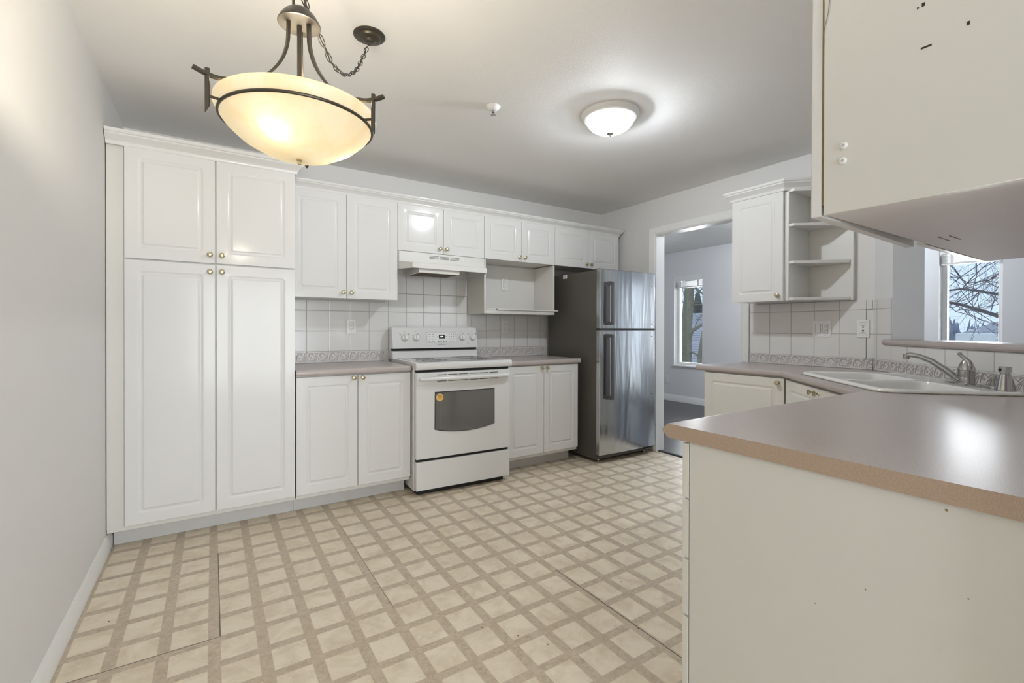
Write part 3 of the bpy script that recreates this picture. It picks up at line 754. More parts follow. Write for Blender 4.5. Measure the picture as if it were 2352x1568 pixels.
# drawer base at the end of the peninsula run, faces +y
o = thing('drawer_cabinet', 'yellowed white drawer cabinet at the end of the worktop, end panel showing', 'cabinet', (2.26, .797, 0), PI)
wd_ = 2.26-1.0605
b = MB(); b.box(.004, wd_-.018, .021, .672, .105, CB-.001, .001, 1); b.build('carcass', M['carcass'], o)
b = MB(); b.box(wd_-.0175, wd_, .021, .674, .001, CB-.001, .0012, 1); ep = b.build('end_panel', M['panel'], o)
def spot(par, x, y, z, r, mt='grey_print'):
    pass
for (yy, zz, r_) in ((.264, .863, .0022), (.381, .671, .0016), (.236, .724, .0012), (.47, .60, .0011)):
    b = MB(); b.lathe([(r_, 0), (r_, .0006), (0, .0008)], 10, (wd_, .797-yy, zz), 'x'); b.build('scuff_mark', M['edge'], ep)
b = MB(); b.box(.01, wd_-.02, .095, .11, .001, .104); b.build('toe_kick', M['toe'], o)
zs = [.110, .410, .413, .563, .566, .722, .725, CB-.004]
for i in range(4):
    z0, z1 = zs[2*i], zs[2*i+1]; d_ = add_door(o, wd_-.46, wd_+.004, z0, z1, 'cab_old', wd_-.23, (z0+z1)/2, name='drawer')
add_door(o, .01, wd_-.464, ZB, CB-.006, 'cab_old', wd_-.50, .83)

# ------------------------------------------------------------------ sink, faucet, soap dispenser
o = thing('sink', 'white enamel double-bowl sink set into the diagonal worktop corner', 'sink', dg(SA0, SD1, CT), DROT)
sw, sh = SA1-SA0, SD1-SD0            # local x along a, local y toward the wall (0 = front rim)
bm = bmesh.new()
def ring(x0, x1, y0, y1, r, z): return [bm.verts.new((p[0], p[1], z)) for p in rrect(x0, x1, y0, y1, r, 6)]
prof = [(0, .0004, .075), (.002, .008, .074), (.008, .0145, .070), (.016, .0165, .064), (.028, .0150, .055), (.036, .0120, .05)]
prev = None; last = None
for ins, z, rc in prof:
    L = ring(ins, sw-ins, ins, sh-ins, rc, z)
    if prev:
        for i in range(len(L)): bm.faces.new((prev[i], prev[(i+1) % len(L)], L[(i+1) % len(L)], L[i]))
    prev = L
deck = [bm.edges.get((prev[i], prev[(i+1) % len(prev)])) for i in range(len(prev))]
bowls = []
for (xa, xb) in ((.045, sw*.5-.015), (sw*.5+.015, sw-.045)):
    L = ring(xa, xb, .045, sh-.135, .06, .012); bowls.append((L, xa, xb)); deck += [bm.edges.new((L[i], L[(i+1) % len(L)])) for i in range(len(L))]
bmesh.ops.triangle_fill(bm, use_beauty=True, use_dissolve=False, edges=deck)
for L, xa, xb in bowls:
    pv = L
    for ins, z, rc in ((.006, .004, .056), (.012, -.03, .052), (.022, -.15, .05), (.045, -.175, .04), (.10, -.180, .03)):
        K = ring(xa+ins, xb-ins, .045+ins, sh-.135-ins, rc, z)
        for i in range(len(K)): bm.faces.new((pv[i], pv[(i+1) % len(K)], K[(i+1) % len(K)], K[i]))
        pv = K
    bm.faces.new(pv)
b = MB(); b.bm(bm); b.build('basin', M['sink'], o)
b = MB(); pts = [(p[0], p[1], .0022) for p in rrect(-.001, sw+.001, -.001, sh+.001, .075, 6)]; b.tube(pts, .0028, 5, True)
k_ = b.build('caulk_line', mat('mouldy_caulk', (.33, .29, .24), .8, vary=.9, vscale=30), o); k_['label'] = 'dark mouldy caulk line round the rim'
FA, FD = .962, .105; fz = CT+.012
o = thing('faucet', 'brushed nickel single-lever faucet on the sink deck', 'faucet', dg(FA, FD, fz), DROT)
b = MB(); b.lathe([(.031, 0), (.032, .004), (.029, .009), (.0, .010)], 40, (0, 0, 0.0), 'z', (4.1, 1.0)); b.build('base_plate', M['chrome'], o)
b = MB(); b.lathe([(.029, .008), (.0285, .012), (.0285, .034), (.0275, .0355), (.0285, .037), (.0285, .066), (.031, .068), (.031, .072), (.028, .080), (.021, .100), (.014, .112), (.0, .116)], 32); b.build('valve_body', M['chrome'], o)
b = MB(); b.tube([(.018, 0, .085), (.012, 0, .105), (.000, -.010, .122), (-.008, -.020, .136)], [.012, .010, .008, .007], 12); b.lathe([(0, -.009), (.006, -.006), (.009, 0), (.006, .006), (0, .009)], 14, (-.009, -.021, .139)); b.build('lever', M['chrome'], o)
b = MB()
sp = [(-.020, -.018, .020), (-.05, -.050, .062), (-.085, -.085, .100), (-.115, -.116, .120), (-.138, -.140, .126), (-.150, -.152, .124)]
b.tube(sp, [.014, .0135, .013, .0125, .012, .012], 14); b.lathe([(.0, .012), (.0135, .012), (.0135, -.004), (.012, -.012), (.0, -.012)], 20, (-.150, -.152, .118)); b.build('spout', M['chrome'], o)
b = MB(); b.lathe([(.033, 0), (.032, .004), (.017, .064), (.015, .066), (.015, .072), (.019, .0725), (.019, .094), (.017, .096), (0, .096)], 28)
o = thing('soap_dispenser', 'brushed nickel cone-shaped soap dispenser right of the faucet', 'dispenser', dg(1.165, .100, fz+.003), DROT)
b.build('body', M['chrome'], o)
b = MB(); b.tube([(0, -.018, .083), (0, -.021, .083)], .006, 12); b.build('nozzle', M['black'], o)

# ------------------------------------------------------------------ pass-through ledge
o = thing('bar_ledge', 'mauve rounded bar ledge on the half wall behind the sink', 'ledge', c0, DROT)
b = MB(); pf = [(DT+.05, 1.078), (DT+.05, 1.114), (-.010, 1.114), (-.020, 1.110), (-.026, 1.101), (-.026, 1.091), (-.020, 1.082), (-.010, 1.078)]
pw = [(-.0008, 1.078), (-.0008, 1.114)]+pf[2:]
Lx = lambda x_, P_: [(x_, q[0], q[1]) for q in P_]
b.loops([Lx(.128, pw), Lx(OA0+.001, pw), Lx(OA0+.0012, pf), Lx(OA1-.001, pf)], True, True)
b.build('ledge_top', M['counter'], o, smooth=30)

# ------------------------------------------------------------------ backsplash tiles with scroll border
def border(b, x0, x1, z0, z1, y, pitch, off):
    """relief border: curls and leaf strokes repeated along x, cut at x0..x1; y = face"""
    h = z1-z0
    b.cur = 1; b.box(x0, x1, y-.003, y+.004, z0, z1)
    k0 = math.floor((x0-off)/pitch)-1
    def put(pts, r):
        pts = [(min(max(p[0], x0), x1), p[1]) for p in pts]
        if max(p[0] for p in pts)-min(p[0] for p in pts) < .004: return
        b.tube([(p[0], y-.0032, p[1]) for p in pts], r, 5)
    b.cur = 2
    hp_ = pitch/2
    while off+k0*pitch < x1:
        tx = off+k0*pitch
        for c_ in range(2):
            ox = tx+c_*hp_+.004; cz = z0+h*.56; cx = ox+hp_*.30
            if ox > x1 or ox+hp_ < x0: continue
            sp = [(cx+(.19*hp_*(1-.10*i))*math.cos(rad(40+42*i)), cz+(.30*h*(1-.10*i))*math.sin(rad(40+42*i))) for i in range(9)]
            put(sp, .0024)
            put([(ox+hp_*.02, z0+h*.22), (ox+hp_*.06, z0+h*.62), (ox+hp_*.22, z0+h*.90), (ox+hp_*.42, z0+h*.86), (ox+hp_*.60, z0+h*.62), (ox+hp_*.78, z0+h*.80), (ox+hp_*.97, z0+h*.90)], .0028)
            for u_ in (0, 1, 2): put([(ox+hp_*(.46+.13*u_), z0+h*.14), (ox+hp_*(.54+.13*u_), z0+h*.36), (ox+hp_*(.70+.10*u_), z0+h*.54), (ox+hp_*(.92+.02*u_), z0+h*(.72-.10*u_))], .0019)
            put([(ox+hp_*.14, z0+h*.16), (ox+hp_*.30, z0+h*.22), (ox+hp_*.44, z0+h*.16)], .0020)
        k0 += 1
    b.cur = 1; b.box(x0, x1, y-.0052, y-.002, z1-.006, z1); b.cur = 2; b.box(x0, x1, y-.0046, y-.002, z1-.009, z1-.0062)
    b.cur = 1
    k0 = math.floor((x0-off)/pitch)
    while off+k0*pitch < x1:
        q_ = off+k0*pitch
        if x0 < q_ < x1: b.box(q_-.0025, q_+.0025, y-.0052, y-.002, z0, z1)
        k0 += 1
def splash(name, label, mt, boxes, borders, loc, rot, pitch, off):
    b = MB()
    for q in boxes: b.box(q[0], q[1], -.008, -.0005, q[2], q[3])
    tl = b.build(name, M[mt], loc=loc, rot=rot); tag(tl, label, 'backsplash'); tl['kind'] = 'structure'
    for q in borders:
        b = MB(); border(b, q[0], q[1], q[2], q[3], -.0085, pitch, off); b.build('scroll_border', [M['caulk'], M['border_base'], M['border_scroll']], tl, smooth=50)
splash('tile_backsplash', 'white square tile backsplash behind the stove with a scroll border', 'tile_back',
       [(.437, 1.1845, .9965, 1.388), (1.1845, 1.9395, .9965, 1.612), (1.9395, 2.80, .9965, 1.305)], [(.437, 1.176, .916, .9965), (1.972, 2.80, .916, .9965)], (0, YB, 0), (0, 0, 0), .1546, .595)
splash('tile_backsplash', 'white tile backsplash under the corner shelf with a scroll border', 'tile_right',
       [(0, 2.072-1.248, .9865, 1.366)], [(0, 2.072-1.256, .916, .9865)], (XR, 2.072, 0), (0, 0, rad(-90)), .1562, 2.072-1.916)
splash('tile_backsplash', 'white tile strip with scroll border below the bar ledge behind the sink', 'tile_diag',
       [(.003, .19, .9865, 1.366), (.19, LEN-.01, .9865, 1.077)], [(.010, LEN-.02, .916, .9865)], c0, (0, 0, DROT), .155, .041)

cr = [q for q in bpy.data.objects if q.name.startswith('tile_backsplash') and abs(q.location.y-2.072) < 1e-3][0]
b = MB(); b.box(.780, .7822, -.0092, -.0078, .990, 1.305); b.box(.780, .815, -.0092, -.0078, 1.304, 1.3062); b.box(.8135, .8157, -.0092, -.0078, 1.306, 1.364); b.box(.780, .7822, -.0125, -.0080, .917, .99)
k_ = b.build('cracked_joint', M['grey_print'], cr); k_['label'] = 'dark cracked grout joint'
# ------------------------------------------------------------------ wall cabinet + open corner shelf right of the doorway
UX, Y1_, Y2_, RZ0, RZ1 = 3.265, 2.030, 1.647, 1.369, 2.118
o = thing('wall_cabinet', 'white one-door wall cabinet right of the doorway', 'cabinet', (UX, Y1_, RZ0), rad(-90)); wd_ = Y1_-Y2_
b = MB(); b.box(.002, wd_-.004, .021, XR-UX-.003, .004, RZ1-RZ0+.012, .001, 1); b.build('carcass', M['cab'], o)
add_door(o, 0, wd_-.010, 0, RZ1-RZ0, 'cab', wd_-.043, .041)
sy1 = 1.356
o = thing('corner_shelf', 'open white corner shelf unit with three angled boards', 'shelf', (0, 0, 0))
b = MB(); b.box(UX+.021, XR-.003, Y2_-.016, Y2_+.001, RZ0+.002, RZ1+.012, .0008, 1); b.build('side_panel', M['carcass'], o)
b = MB(); b.box(XR-.012, XR-.003, sy1, Y2_-.0165, RZ0+.002, RZ1+.012); b.build('back_panel', M['carcass'], o)
b = MB(); b.box(XR-.035, XR-.012, sy1, sy1+.014, RZ0+.002, RZ1+.012); b.build('front_stile', M['carcass'], o)
for z_ in (RZ0+.004, 1.620, 1.872, RZ1-.012):
    b = MB(); b.prism([(UX+.022, Y2_-.017), (XR-.0125, Y2_-.017), (XR-.0125, sy1+.016), (XR-.040, sy1+.016), (UX+.022, Y2_-.050)], 'z', z_, z_+.018); b.build('shelf_board', M['carcass'], o)
crown('crown_molding', [(XR-.002, Y1_), (UX+.002, Y1_), (UX+.002, Y2_+.003), (XR-.03, sy1+.008), (XR-.002, sy1+.008)], [(0, 1), (-1, 1), (-1, -.36), (-.55, -1), (0, -1)], RZ1-.002, 'white crown molding above the one-door cabinet and corner shelf', prof=[(a*.9, c) for a, c in CROWN])

# ------------------------------------------------------------------ near wall cabinet (top right)
NX0, NX1, NZ = .993, 2.10, 1.393
o = thing('wall_cabinet', 'near wall cabinet over the worktop with yellowed side and drooping door', 'cabinet', (NX1, .452, NZ), PI); wd_ = NX1-NX0
nd = .452-.118-.001
b = MB(); b.box(.002, wd_-.0165, .023, nd, .002, .75, .001, 1); b.build('carcass', M['under'], o)
b = MB(); b.box(wd_-.016, wd_, .023, nd, .0, .75, .0012, 1); sp_ = b.build('side_panel', M['panel'], o)
b = MB(); b.box(wd_-.010, wd_-.002, .0195, .0226, .02, .75); b.build('door_gap', M['edge'], o)
d_ = add_door(o, wd_-.535, wd_+.002, .0, .750, 'cab', wd_-.50, .04)
d_.matrix_local = Matrix.Translation((wd_+.0004, 0, -.001)) @ Matrix.Rotation(rad(1.5), 4, 'Z') @ Matrix.Rotation(rad(-.5), 4, 'Y') @ Matrix.Translation((-.5338, 0, 0))
d_ = add_door(o, .0, wd_-.562, .0, .750, 'cab_old', wd_-.60, .04)
for (yy, zz) in ((.395, 1.517), (.396, 1.489)):
    b = MB(); b.lathe([(.0065, 0), (.0062, .0025), (.0045, .0035), (.0022, .0036), (.0022, .001), (0, .001)], 18, (wd_, .452-yy, zz-NZ), 'x'); q_ = b.build('screw_cap', M['plastic'], sp_)
for (yy, zz, a_, c_) in ((.276, 1.641, .007, .0016), (.225, 1.652, .0018, .003), (.280, 1.713, .002, .003), (.287, 1.711, .0012, .0016)):
    b = MB(); b.box(wd_-.0002, wd_+.0004, .452-yy-a_, .452-yy+a_, zz-NZ-c_, zz-NZ+c_); b.build('screw_hole', M['slot'], sp_)
b = MB(); b.tube([(wd_+.001, .022, .33), (wd_+.001, .024, .36), (wd_+.001, .030, .385), (wd_+.001, .034, .42), (wd_+.001, .036, .52)], .0006, 5); b.build('loose_wire', M['grey_print'], sp_)
for k in range(6):
    b = MB(); b.box(.62-.03*(k % 3), .63-.03*(k % 3)+.012, .07+.02*(k//3), .0715+.02*(k//3), .0008, .0022); b.build('scratch', M['grey_print'], o)

# ------------------------------------------------------------------ outlets and switches (local: face -y)
def outlet(loc, rz, label, gang=('o',), w=.070, h=.114):
    o = thing('outlet' if gang[0] != 'j' else 'phone_jack', label, 'outlet' if gang[0] == 'o' else ('switch' if 's' in gang else 'wall plate'), loc, rz)
    W2_ = w+(len(gang)-1)*.046
    b = MB(); b.box(-W2_/2, W2_/2, -.006, 0, -h/2, h/2, .0025, 2); b.build('cover_plate', M['plastic'], o)
    for i, g in enumerate(gang):
        cx = (i-(len(gang)-1)/2)*.046
        if g == 'o':
            b = MB(); b.box(cx-.0165, cx+.0165, -.0075, -.0055, -.0335, .0335, .0008, 1)
            b.cur = 1
            for e_ in (0,): b.tube([(p[0]+cx, -.0062, p[1]) for p in rrect(-.0172, .0172, -.0342, .0342, .002, 2)], .0006, 4, True)
            for zc in (.017, -.017):
                b.box(cx-.0078, cx-.0055, -.0078, -.0072, zc-.001, zc+.007); b.box(cx+.0055, cx+.0078, -.0078, -.0072, zc-.001, zc+.007)
                b.lathe([(.0026, -.0072), (.0026, -.0078), (0, -.0078)], 10, (cx, 0, zc-.009), 'y')
            b.build('receptacle', [M['plastic'], M['slot']], o)
        elif g == 's':
            b = MB(); b.box(cx-.0165, cx+.0165, -.0085, -.0055, -.0335, .0335, .001, 1); b.cur = 1; b.tube([(p[0]+cx, -.0062, p[1]) for p in rrect(-.0172, .0172, -.0342, .0342, .002, 2)], .0007, 4, True); b.build('rocker', [M['plastic'], M['grey_print']], o)
        else:
            b = MB(); b.tube([(p[0]+cx, -.0062, p[1]+.036) for p in rrect(-.022, .022, -.005, .005, .001, 2)], .0006, 4, True); b.tube([(p[0]+cx, -.0062, p[1]-.036) for p in rrect(-.022, .022, -.005, .005, .001, 2)], .0006, 4, True)
            b.cur = 1
            for zc in (.011, -.011): b.box(cx-.005, cx+.005, -.0066, -.0058, zc-.004, zc+.004)
            for zc in (.021, -.021): b.box(cx-.007, cx+.007, -.0064, -.0058, zc-.0012, zc+.0012)
            b.build('jack_port', [M['grey_print'], M['slot']], o)
        if g != 'j':
            for zc in (.0475, -.0475):
                b = MB(); b.lathe([(.003, -.0055), (.003, -.0068), (0, -.0072)], 10, (cx, 0, zc), 'y'); b.build('screw', M['chrome'], o)
    return o
outlet((.918, YB-.0085, 1.189), 0, 'white outlet on the tiles left of the stove')
outlet((2.338, YB-.0085, 1.196), 0, 'white outlet on the tiles right of the stove')
outlet((2.337, YB-.008, 1.597), 0, 'white outlet inside the open niche')
outlet((XR-.0085, 1.553, 1.180), rad(-90), 'white rocker switch and outlet plate under the corner shelf', ('s', 'o'))
outlet((XR-.0085, 1.307, 1.179), rad(-90), 'white phone jack plate near the tile corner by the sink', ('j',))
outlet((XE, 5.080, .350), rad(-90), 'white outlet low on the far room wall')

def spline(P, k=4):
    out = []
    for i in range(len(P)-1):
        a, b_, c, d = P[max(i-1, 0)], P[i], P[i+1], P[min(i+2, len(P)-1)]
        for j in range(k):
            t = j/k; out.append(tuple(.5*(2*b_[q]+(c[q]-a[q])*t+(2*a[q]-5*b_[q]+4*c[q]-d[q])*t*t+(3*b_[q]-a[q]-3*c[q]+d[q])*t**3) for q in range(len(b_))))
    return out+[tuple(P[-1])]
# ------------------------------------------------------------------ pendant lamp
PC = Vector((.2115, 1.460, 0)); RZ = 1.758
o = thing('pendant_lamp', 'bronze pendant lamp with a cream glass bowl on a swagged chain', 'lamp', PC)
prof = [(.0, -.098), (.05, -.094), (.10, -.080), (.15, -.052), (.185, -.020), (.204, .006), (.213, .026), (.212, .036), (.207, .040), (.203, .036), (.198, .010), (.178, -.016), (.145, -.046), (.095, -.074), (.05, -.087), (0, -.091)]
b = MB(); b.lathe([(r_, RZ+z_) for r_, z_ in prof[:9]], 72); b.cur = 1; b.lathe([(r_, RZ+z_) for r_, z_ in prof[8:]], 72); b.build('glass_bowl', [M['alabaster'], M['alabaster_inner']], o, smooth=60)
b = MB(); b.tube([(.2005*math.cos(2*PI*k/72), .2005*math.sin(2*PI*k/72), RZ) for k in range(72)], .0042, 8, True); b.build('ring', M['bronze'], o)
for k, ang in enumerate((-164.2, -43.6, 76.1)):
    a = rad(ang); X = lambda r_, z_: (r_*math.cos(a), r_*math.sin(a), z_)
    b = MB(); b.tup = Vector((-math.sin(a), math.cos(a), 0))
    b.tube([X(r_, z_) for r_, z_ in spline(((.030, 2.052), (.031, 2.02), (.033, 1.985), (.041, 1.95), (.055, 1.917), (.074, 1.887), (.094, 1.864), (.125, 1.840), (.160, 1.822), (.185, 1.816), (.210, 1.811), (.235, 1.812), (.262, 1.818)))], 0, sq=(.0035, .0065))
    b.build('arm', M['bronze'], o)
    b = MB(); p = X(.230, 0); zl = 1.724; zh = 1.826; rr_ = .0062
    ring1 = [(p[0]+rr_*math.cos(2*PI*j/14), p[1]+rr_*math.sin(2*PI*j/14), zl+.012*math.cos(2*PI*j/14-a)*-1) for j in range(14)]
    ring2 = [(q[0], q[1], zh) for q in ring1]; b.loops([ring1, ring2], True, True); b.build('rod', M['bronze'], o)
    b = MB(); b.tube([X(.200, RZ), X(.228, RZ)], .0036, 8); b.build('ring_bracket', M['bronze'], o)
b = MB(); b.lathe([(.0, 2.044), (.054, 2.044), (.0575, 2.046), (.0575, 2.049), (.052, 2.060), (.043, 2.074), (.030, 2.086), (.014, 2.092), (0, 2.093)], 48); b.build('dome_cap', M['bronze_light'], o)
b = MB(); b.lathe([(.0062, 1.66), (.0062, 2.015), (.0068, 2.016), (.0068, 2.045)], 14); b.build('stem', M['bronze'], o)
b = MB(); b.lathe([(.008, RZ-.094), (.008, RZ-.101), (.005, RZ-.104), (.005, RZ-.112), (0, RZ-.114)], 16); b.build('finial', M['brass'], o)
b = MB()
for s_ in (-1, 1): b.box(s_*.0155-.0035, s_*.0155+.0035, -.005, .005, 2.088, 2.185, .001, 1)
b.box(-.019, .019, -.005, .005, 2.180, 2.190, .001, 1); b.build('hanger_bracket', M['bronze'], o)
# chain: from hanger up to a ceiling hook, and swag over to the canopy
can = Vector((.567, 2.010, ZC))-PC; hook = Vector((0, 0, ZC))
def cray(px, py): return fw+rr*((px-CX)/FPX)-uu*((py-CY)/FPX)
cp = [Vector(p) for p in ((0, 0, 2.165), (.007, .010, 2.148), (.032, .049, 2.130), (.058, .090, 2.120), (.078, .121, 2.104), (.095, .146, 2.089), (.122, .189, 2.076), (.151, .234, 2.077), (.188, .290, 2.093), (.224, .347, 2.129), (.264, .408, 2.186), (.292, .452, 2.245), (.322, .499, 2.318), (.348, .538, 2.380))]
def resample(pts, step):
    out = [pts[0]]; acc = 0
    for p_, q_ in zip(pts, pts[1:]):
        L_ = (q_-p_).length; t = step-acc
        while t <= L_: out.append(p_+(q_-p_)*(t/L_)); t += step
        acc = L_-(t-step)
    return out
def link_mesh(b, c_, d_, side, ln=.021, wd=.0075, r_=.0016):
    d_ = d_.normalized(); s_ = side.normalized(); pts = []
    for j in range(20):
        t = 2*PI*j/20; pts.append(c_+d_*(ln*math.copysign(abs(math.cos(t))**.8, math.cos(t)))+s_*(wd*math.sin(t)))
    b.tube(pts, r_, 6, True)
ch = MB(); ch.tube([p+Vector((.003*math.sin(i*1.3), .003*math.cos(i), .002)) for i, p in enumerate(resample(cp, .02))], .0019, 6); chain = ch.build('chain', M['bronze_light'], o); chain['label'] = 'bronze chain with its cord'
def links(pts):
    L_ = resample(pts, .0315)
    for i in range(len(L_)-1):
        d_ = L_[i+1]-L_[i]; n_ = d_.cross(Vector((.3, .9, .2))).normalized(); n_ = n_ if i % 2 else d_.cross(n_).normalized()
        lb = MB(); link_mesh(lb, (L_[i]+L_[i+1])/2, d_, n_); lb.build('link', M['bronze_light'], chain)
links(cp); links([Vector((0, 0, 2.185)), Vector((0, 0, 2.365))])
b = MB(); b.tube([(0, 0, 2.43), (0, 0, 2.385)]+[(.012*math.sin(t), 0, 2.373+.012*math.cos(t)) for t in [rad(30*k) for k in range(10)]], .0022, 8); b.build('ceiling_hook', M['bronze'], o)
b = MB(); b.lathe([(.066, ZC-.0005), (.066, ZC-.004), (.060, ZC-.008), (.050, ZC-.010), (.044, ZC-.017), (.036, ZC-.019), (.026, ZC-.022), (.018, ZC-.030), (.008, ZC-.033), (.007, ZC-.040), (0, ZC-.041)], 48, (can.x, can.y, 0)); b.build('canopy', M['bronze'], o, smooth=22)
def bulb(loc, power, col, r_):
    l = bpy.data.lights.new('bulb', 'POINT'); l.energy = power; l.color = col; l.shadow_soft_size = r_
    q = bpy.data.objects.new('bulb', l); COL.objects.link(q); q.location = loc; return q
WARM = (1.0, .88, .70)
for bx_, by_, bz_, p_ in ((-.066, -.095, 1.712, 3.4), (.112, .02, 1.722, 3.0), (0, 0.02, 1.805, 18)):
    bulb((PC.x+bx_, PC.y+by_, bz_), p_, WARM, .018 if p_ < 5 else .055)

# ------------------------------------------------------------------ flush ceiling lights
COOL = (.87, .925, 1.0)
def flush(LC, label, powers):
    o = thing('ceiling_light', label, 'lamp', (LC[0], LC[1], ZC))
    b = MB(); b.lathe([(.120, -.001), (.166, -.001), (.167, -.010), (.160, -.020), (.152, -.024), (.150, -.032), (.140, -.036), (.134, -.036), (.130, -.010)], 56); b.build('pan', M['trim'], o)
    b = MB(); n_ = 128; pr_ = [(.133, -.030), (.136, -.038), (.128, -.058), (.110, -.078), (.082, -.096), (.050, -.108), (.020, -.113), (0, -.114)]
    vs = []; fs_ = []; k_ = len(pr_)
    for j in range(n_):
        t = 2*PI*j/n_
        for i, (r_, z_) in enumerate(pr_):
            q = r_*(1+(.012 if j % 2 else -.004)*(1 if 0 < i < 5 else 0)); vs.append((q*math.cos(t), q*math.sin(t), z_))
    for j in range(n_):
        for i in range(k_-1): fs_.append((j*k_+i, ((j+1) % n_)*k_+i, ((j+1) % n_)*k_+i+1, j*k_+i+1))
    b.add(vs, fs_); b.build('glass_dome', M['dome'], o, smooth=60)
    b = MB(); b.lathe([(.019, -.110), (.020, -.115), (.014, -.121), (.006, -.124), (.005, -.129), (.003, -.134), (0, -.135)], 20); b.build('finial', M['chrome'], o)
    bulb((LC[0]+.030, LC[1]-.022, ZC-.052), powers[0], COOL, .022); bulb((LC[0]-.02, LC[1]+.04, ZC-.050), powers[1], COOL, .025)
flush((1.955, 1.975), 'flush white ceiling light with a frosted glass dome in the kitchen', (42, 10))
flush((5.1, 2.5), 'flush white ceiling light added unseen to brighten the next room', (58, 58))  # added lamp, out of view, brightens the far wall

# sprinkler head on the ceiling
o = thing('fire_sprinkler', 'small white fire sprinkler on the ceiling', 'sprinkler', (1.335, 2.268, ZC))
b = MB(); b.lathe([(.042, -.0005), (.040, -.004), (.028, -.018), (.018, -.022), (0, -.022)], 32); b.build('escutcheon', M['trim'], o)
b = MB(); b.lathe([(.008, -.02), (.008, -.036), (.004, -.038), (.004, -.046), (.014, -.047), (.014, -.049), (0, -.049)], 20); b.build('deflector', M['chrome'], o)

# ------------------------------------------------------------------ blinds in the far windows
def blind(op, label):
    p0, p1, z0, z1 = op; o = thing('window_blind', label, 'blind', (XE, (p0+p1)/2, z1)); w = (p1-p0)/2
    b = MB(); b.box(.004, .020, -w+.004, w-.004, -.088, -.002, .003, 1); b.build('valance', M['blind'], o)
    b = MB()
    for k in range(9): b.box(.022, .072, -w+.01, w-.01, -.180+k*.010, -.1765+k*.010)
    b.build('slat_stack', M['blind'], o)
    b = MB(); b.box(.020, .074, -w+.01, w-.01, -.196, -.183, .003, 1); b.build('bottom_rail', M['blind'], o)
    for s_ in (-.62, .62):
        b = MB(); b.box(.0195, .0215, s_*w-.02, s_*w+.004, -.19, -.088); b.build('ladder_tape', M['under'], o)
blind(W1, 'raised white blind in the far window seen through the doorway')
blind(W2, 'raised white blind in the far window seen above the sink')

# ------------------------------------------------------------------ outside
b = MB(); b.box(XE+1.5, 60, -30, 40, -3.2, -3.0); struct(b.build('ground', M['ground']), 'lawn outside the windows')
def branchy(trunk, seed, depth, r_, spread, name_t, label, twig_r=.35):
    rnd = random.Random(seed)
    o = thing('tree', label, 'tree', trunk[0])
    base = Vector(trunk[0]); tb = MB(); P_ = [Vector(p)-base for p in trunk]
    tb.tube(P_, [r_*(1-.45*i/(len(P_)-1)) for i in range(len(P_))], 10); tb.build('trunk', M['bark'], o)
    return o, P_, rnd
def grow(b, p, d, L, r_, depth, rnd, out=None):
    pts = [p]; q = p.copy(); dd_ = d.copy(); n = 5
    for i in range(n):
        dd_ = (dd_+Vector((rnd.uniform(-.22, .22), rnd.uniform(-.22, .22), rnd.uniform(-.16, .22)))).normalized(); q = q+dd_*(L/n); pts.append(q.copy())
    b.tube(pts, [r_*(1-.6*i/n) for i in range(n+1)], 6 if r_ > .015 else 4)
    if depth > 0:
        for k in range(4):
            i = rnd.randint(1, n); a = Vector((rnd.uniform(-1, 1), rnd.uniform(-1, 1), rnd.uniform(-.4, .9))).normalized()
            grow(b, pts[i], (dd_*.6+a*.8).normalized(), L*rnd.uniform(.45, .7), r_*.45, depth-1, rnd)
# tree seen through the doorway window
def ray_at(px, py, x):
    d_ = cray(px, py); t = x/d_.x; return Vector((d_.x*t, d_.y*t, 1.1727+d_.z*t))
X0 = 9.5
tr = [ray_at(1572, 1100, X0), ray_at(1574, 860, X0), ray_at(1576, 760, X0), ray_at(1584, 660, X0), ray_at(1594, 500, X0)]
tr[0].z = -3.0
o, P_, rnd = branchy(tr, 3, 3, .17, 1, '', 'thick mossy tree trunk outside the window beyond the doorway')
b = MB()
for (pa, pb, pc, r_) in (((1572, 770), (1592, 758), (1618, 742), .055), ((1588, 650), (1600, 664), (1622, 680), .035), ((1574, 800), (1596, 812), (1622, 826), .03), ((1570, 830), (1600, 740), (1630, 700), .012)):
    q_ = [ray_at(*p, X0)-tr[0] for p in (pa, pb, pc)]; b.tube([q_[0], q_[1], q_[2]], [r_, r_*.85, r_*.6], 8)
    grow(b, q_[2], (q_[2]-q_[1]).normalized(), .8, r_*.5, 2, rnd)
for k in range(10): grow(b, P_[2]+(P_[3]-P_[2])*rnd.random(), Vector((rnd.uniform(-.4, .4), rnd.uniform(-1, 1), rnd.uniform(-.3, .8))).normalized(), .9, .012, 2, rnd)
b.build('branches', M['bark'], o)
tr2 = [ray_at(1612, 1100, 8.6), ray_at(1610, 820, 8.6), ray_at(1618, 760, 8.6)]; tr2[0].z = -3.0
o, P_, rnd = branchy(tr2, 5, 2, .10, 1, '', 'leaning mossy trunk behind the right edge of the doorway window')
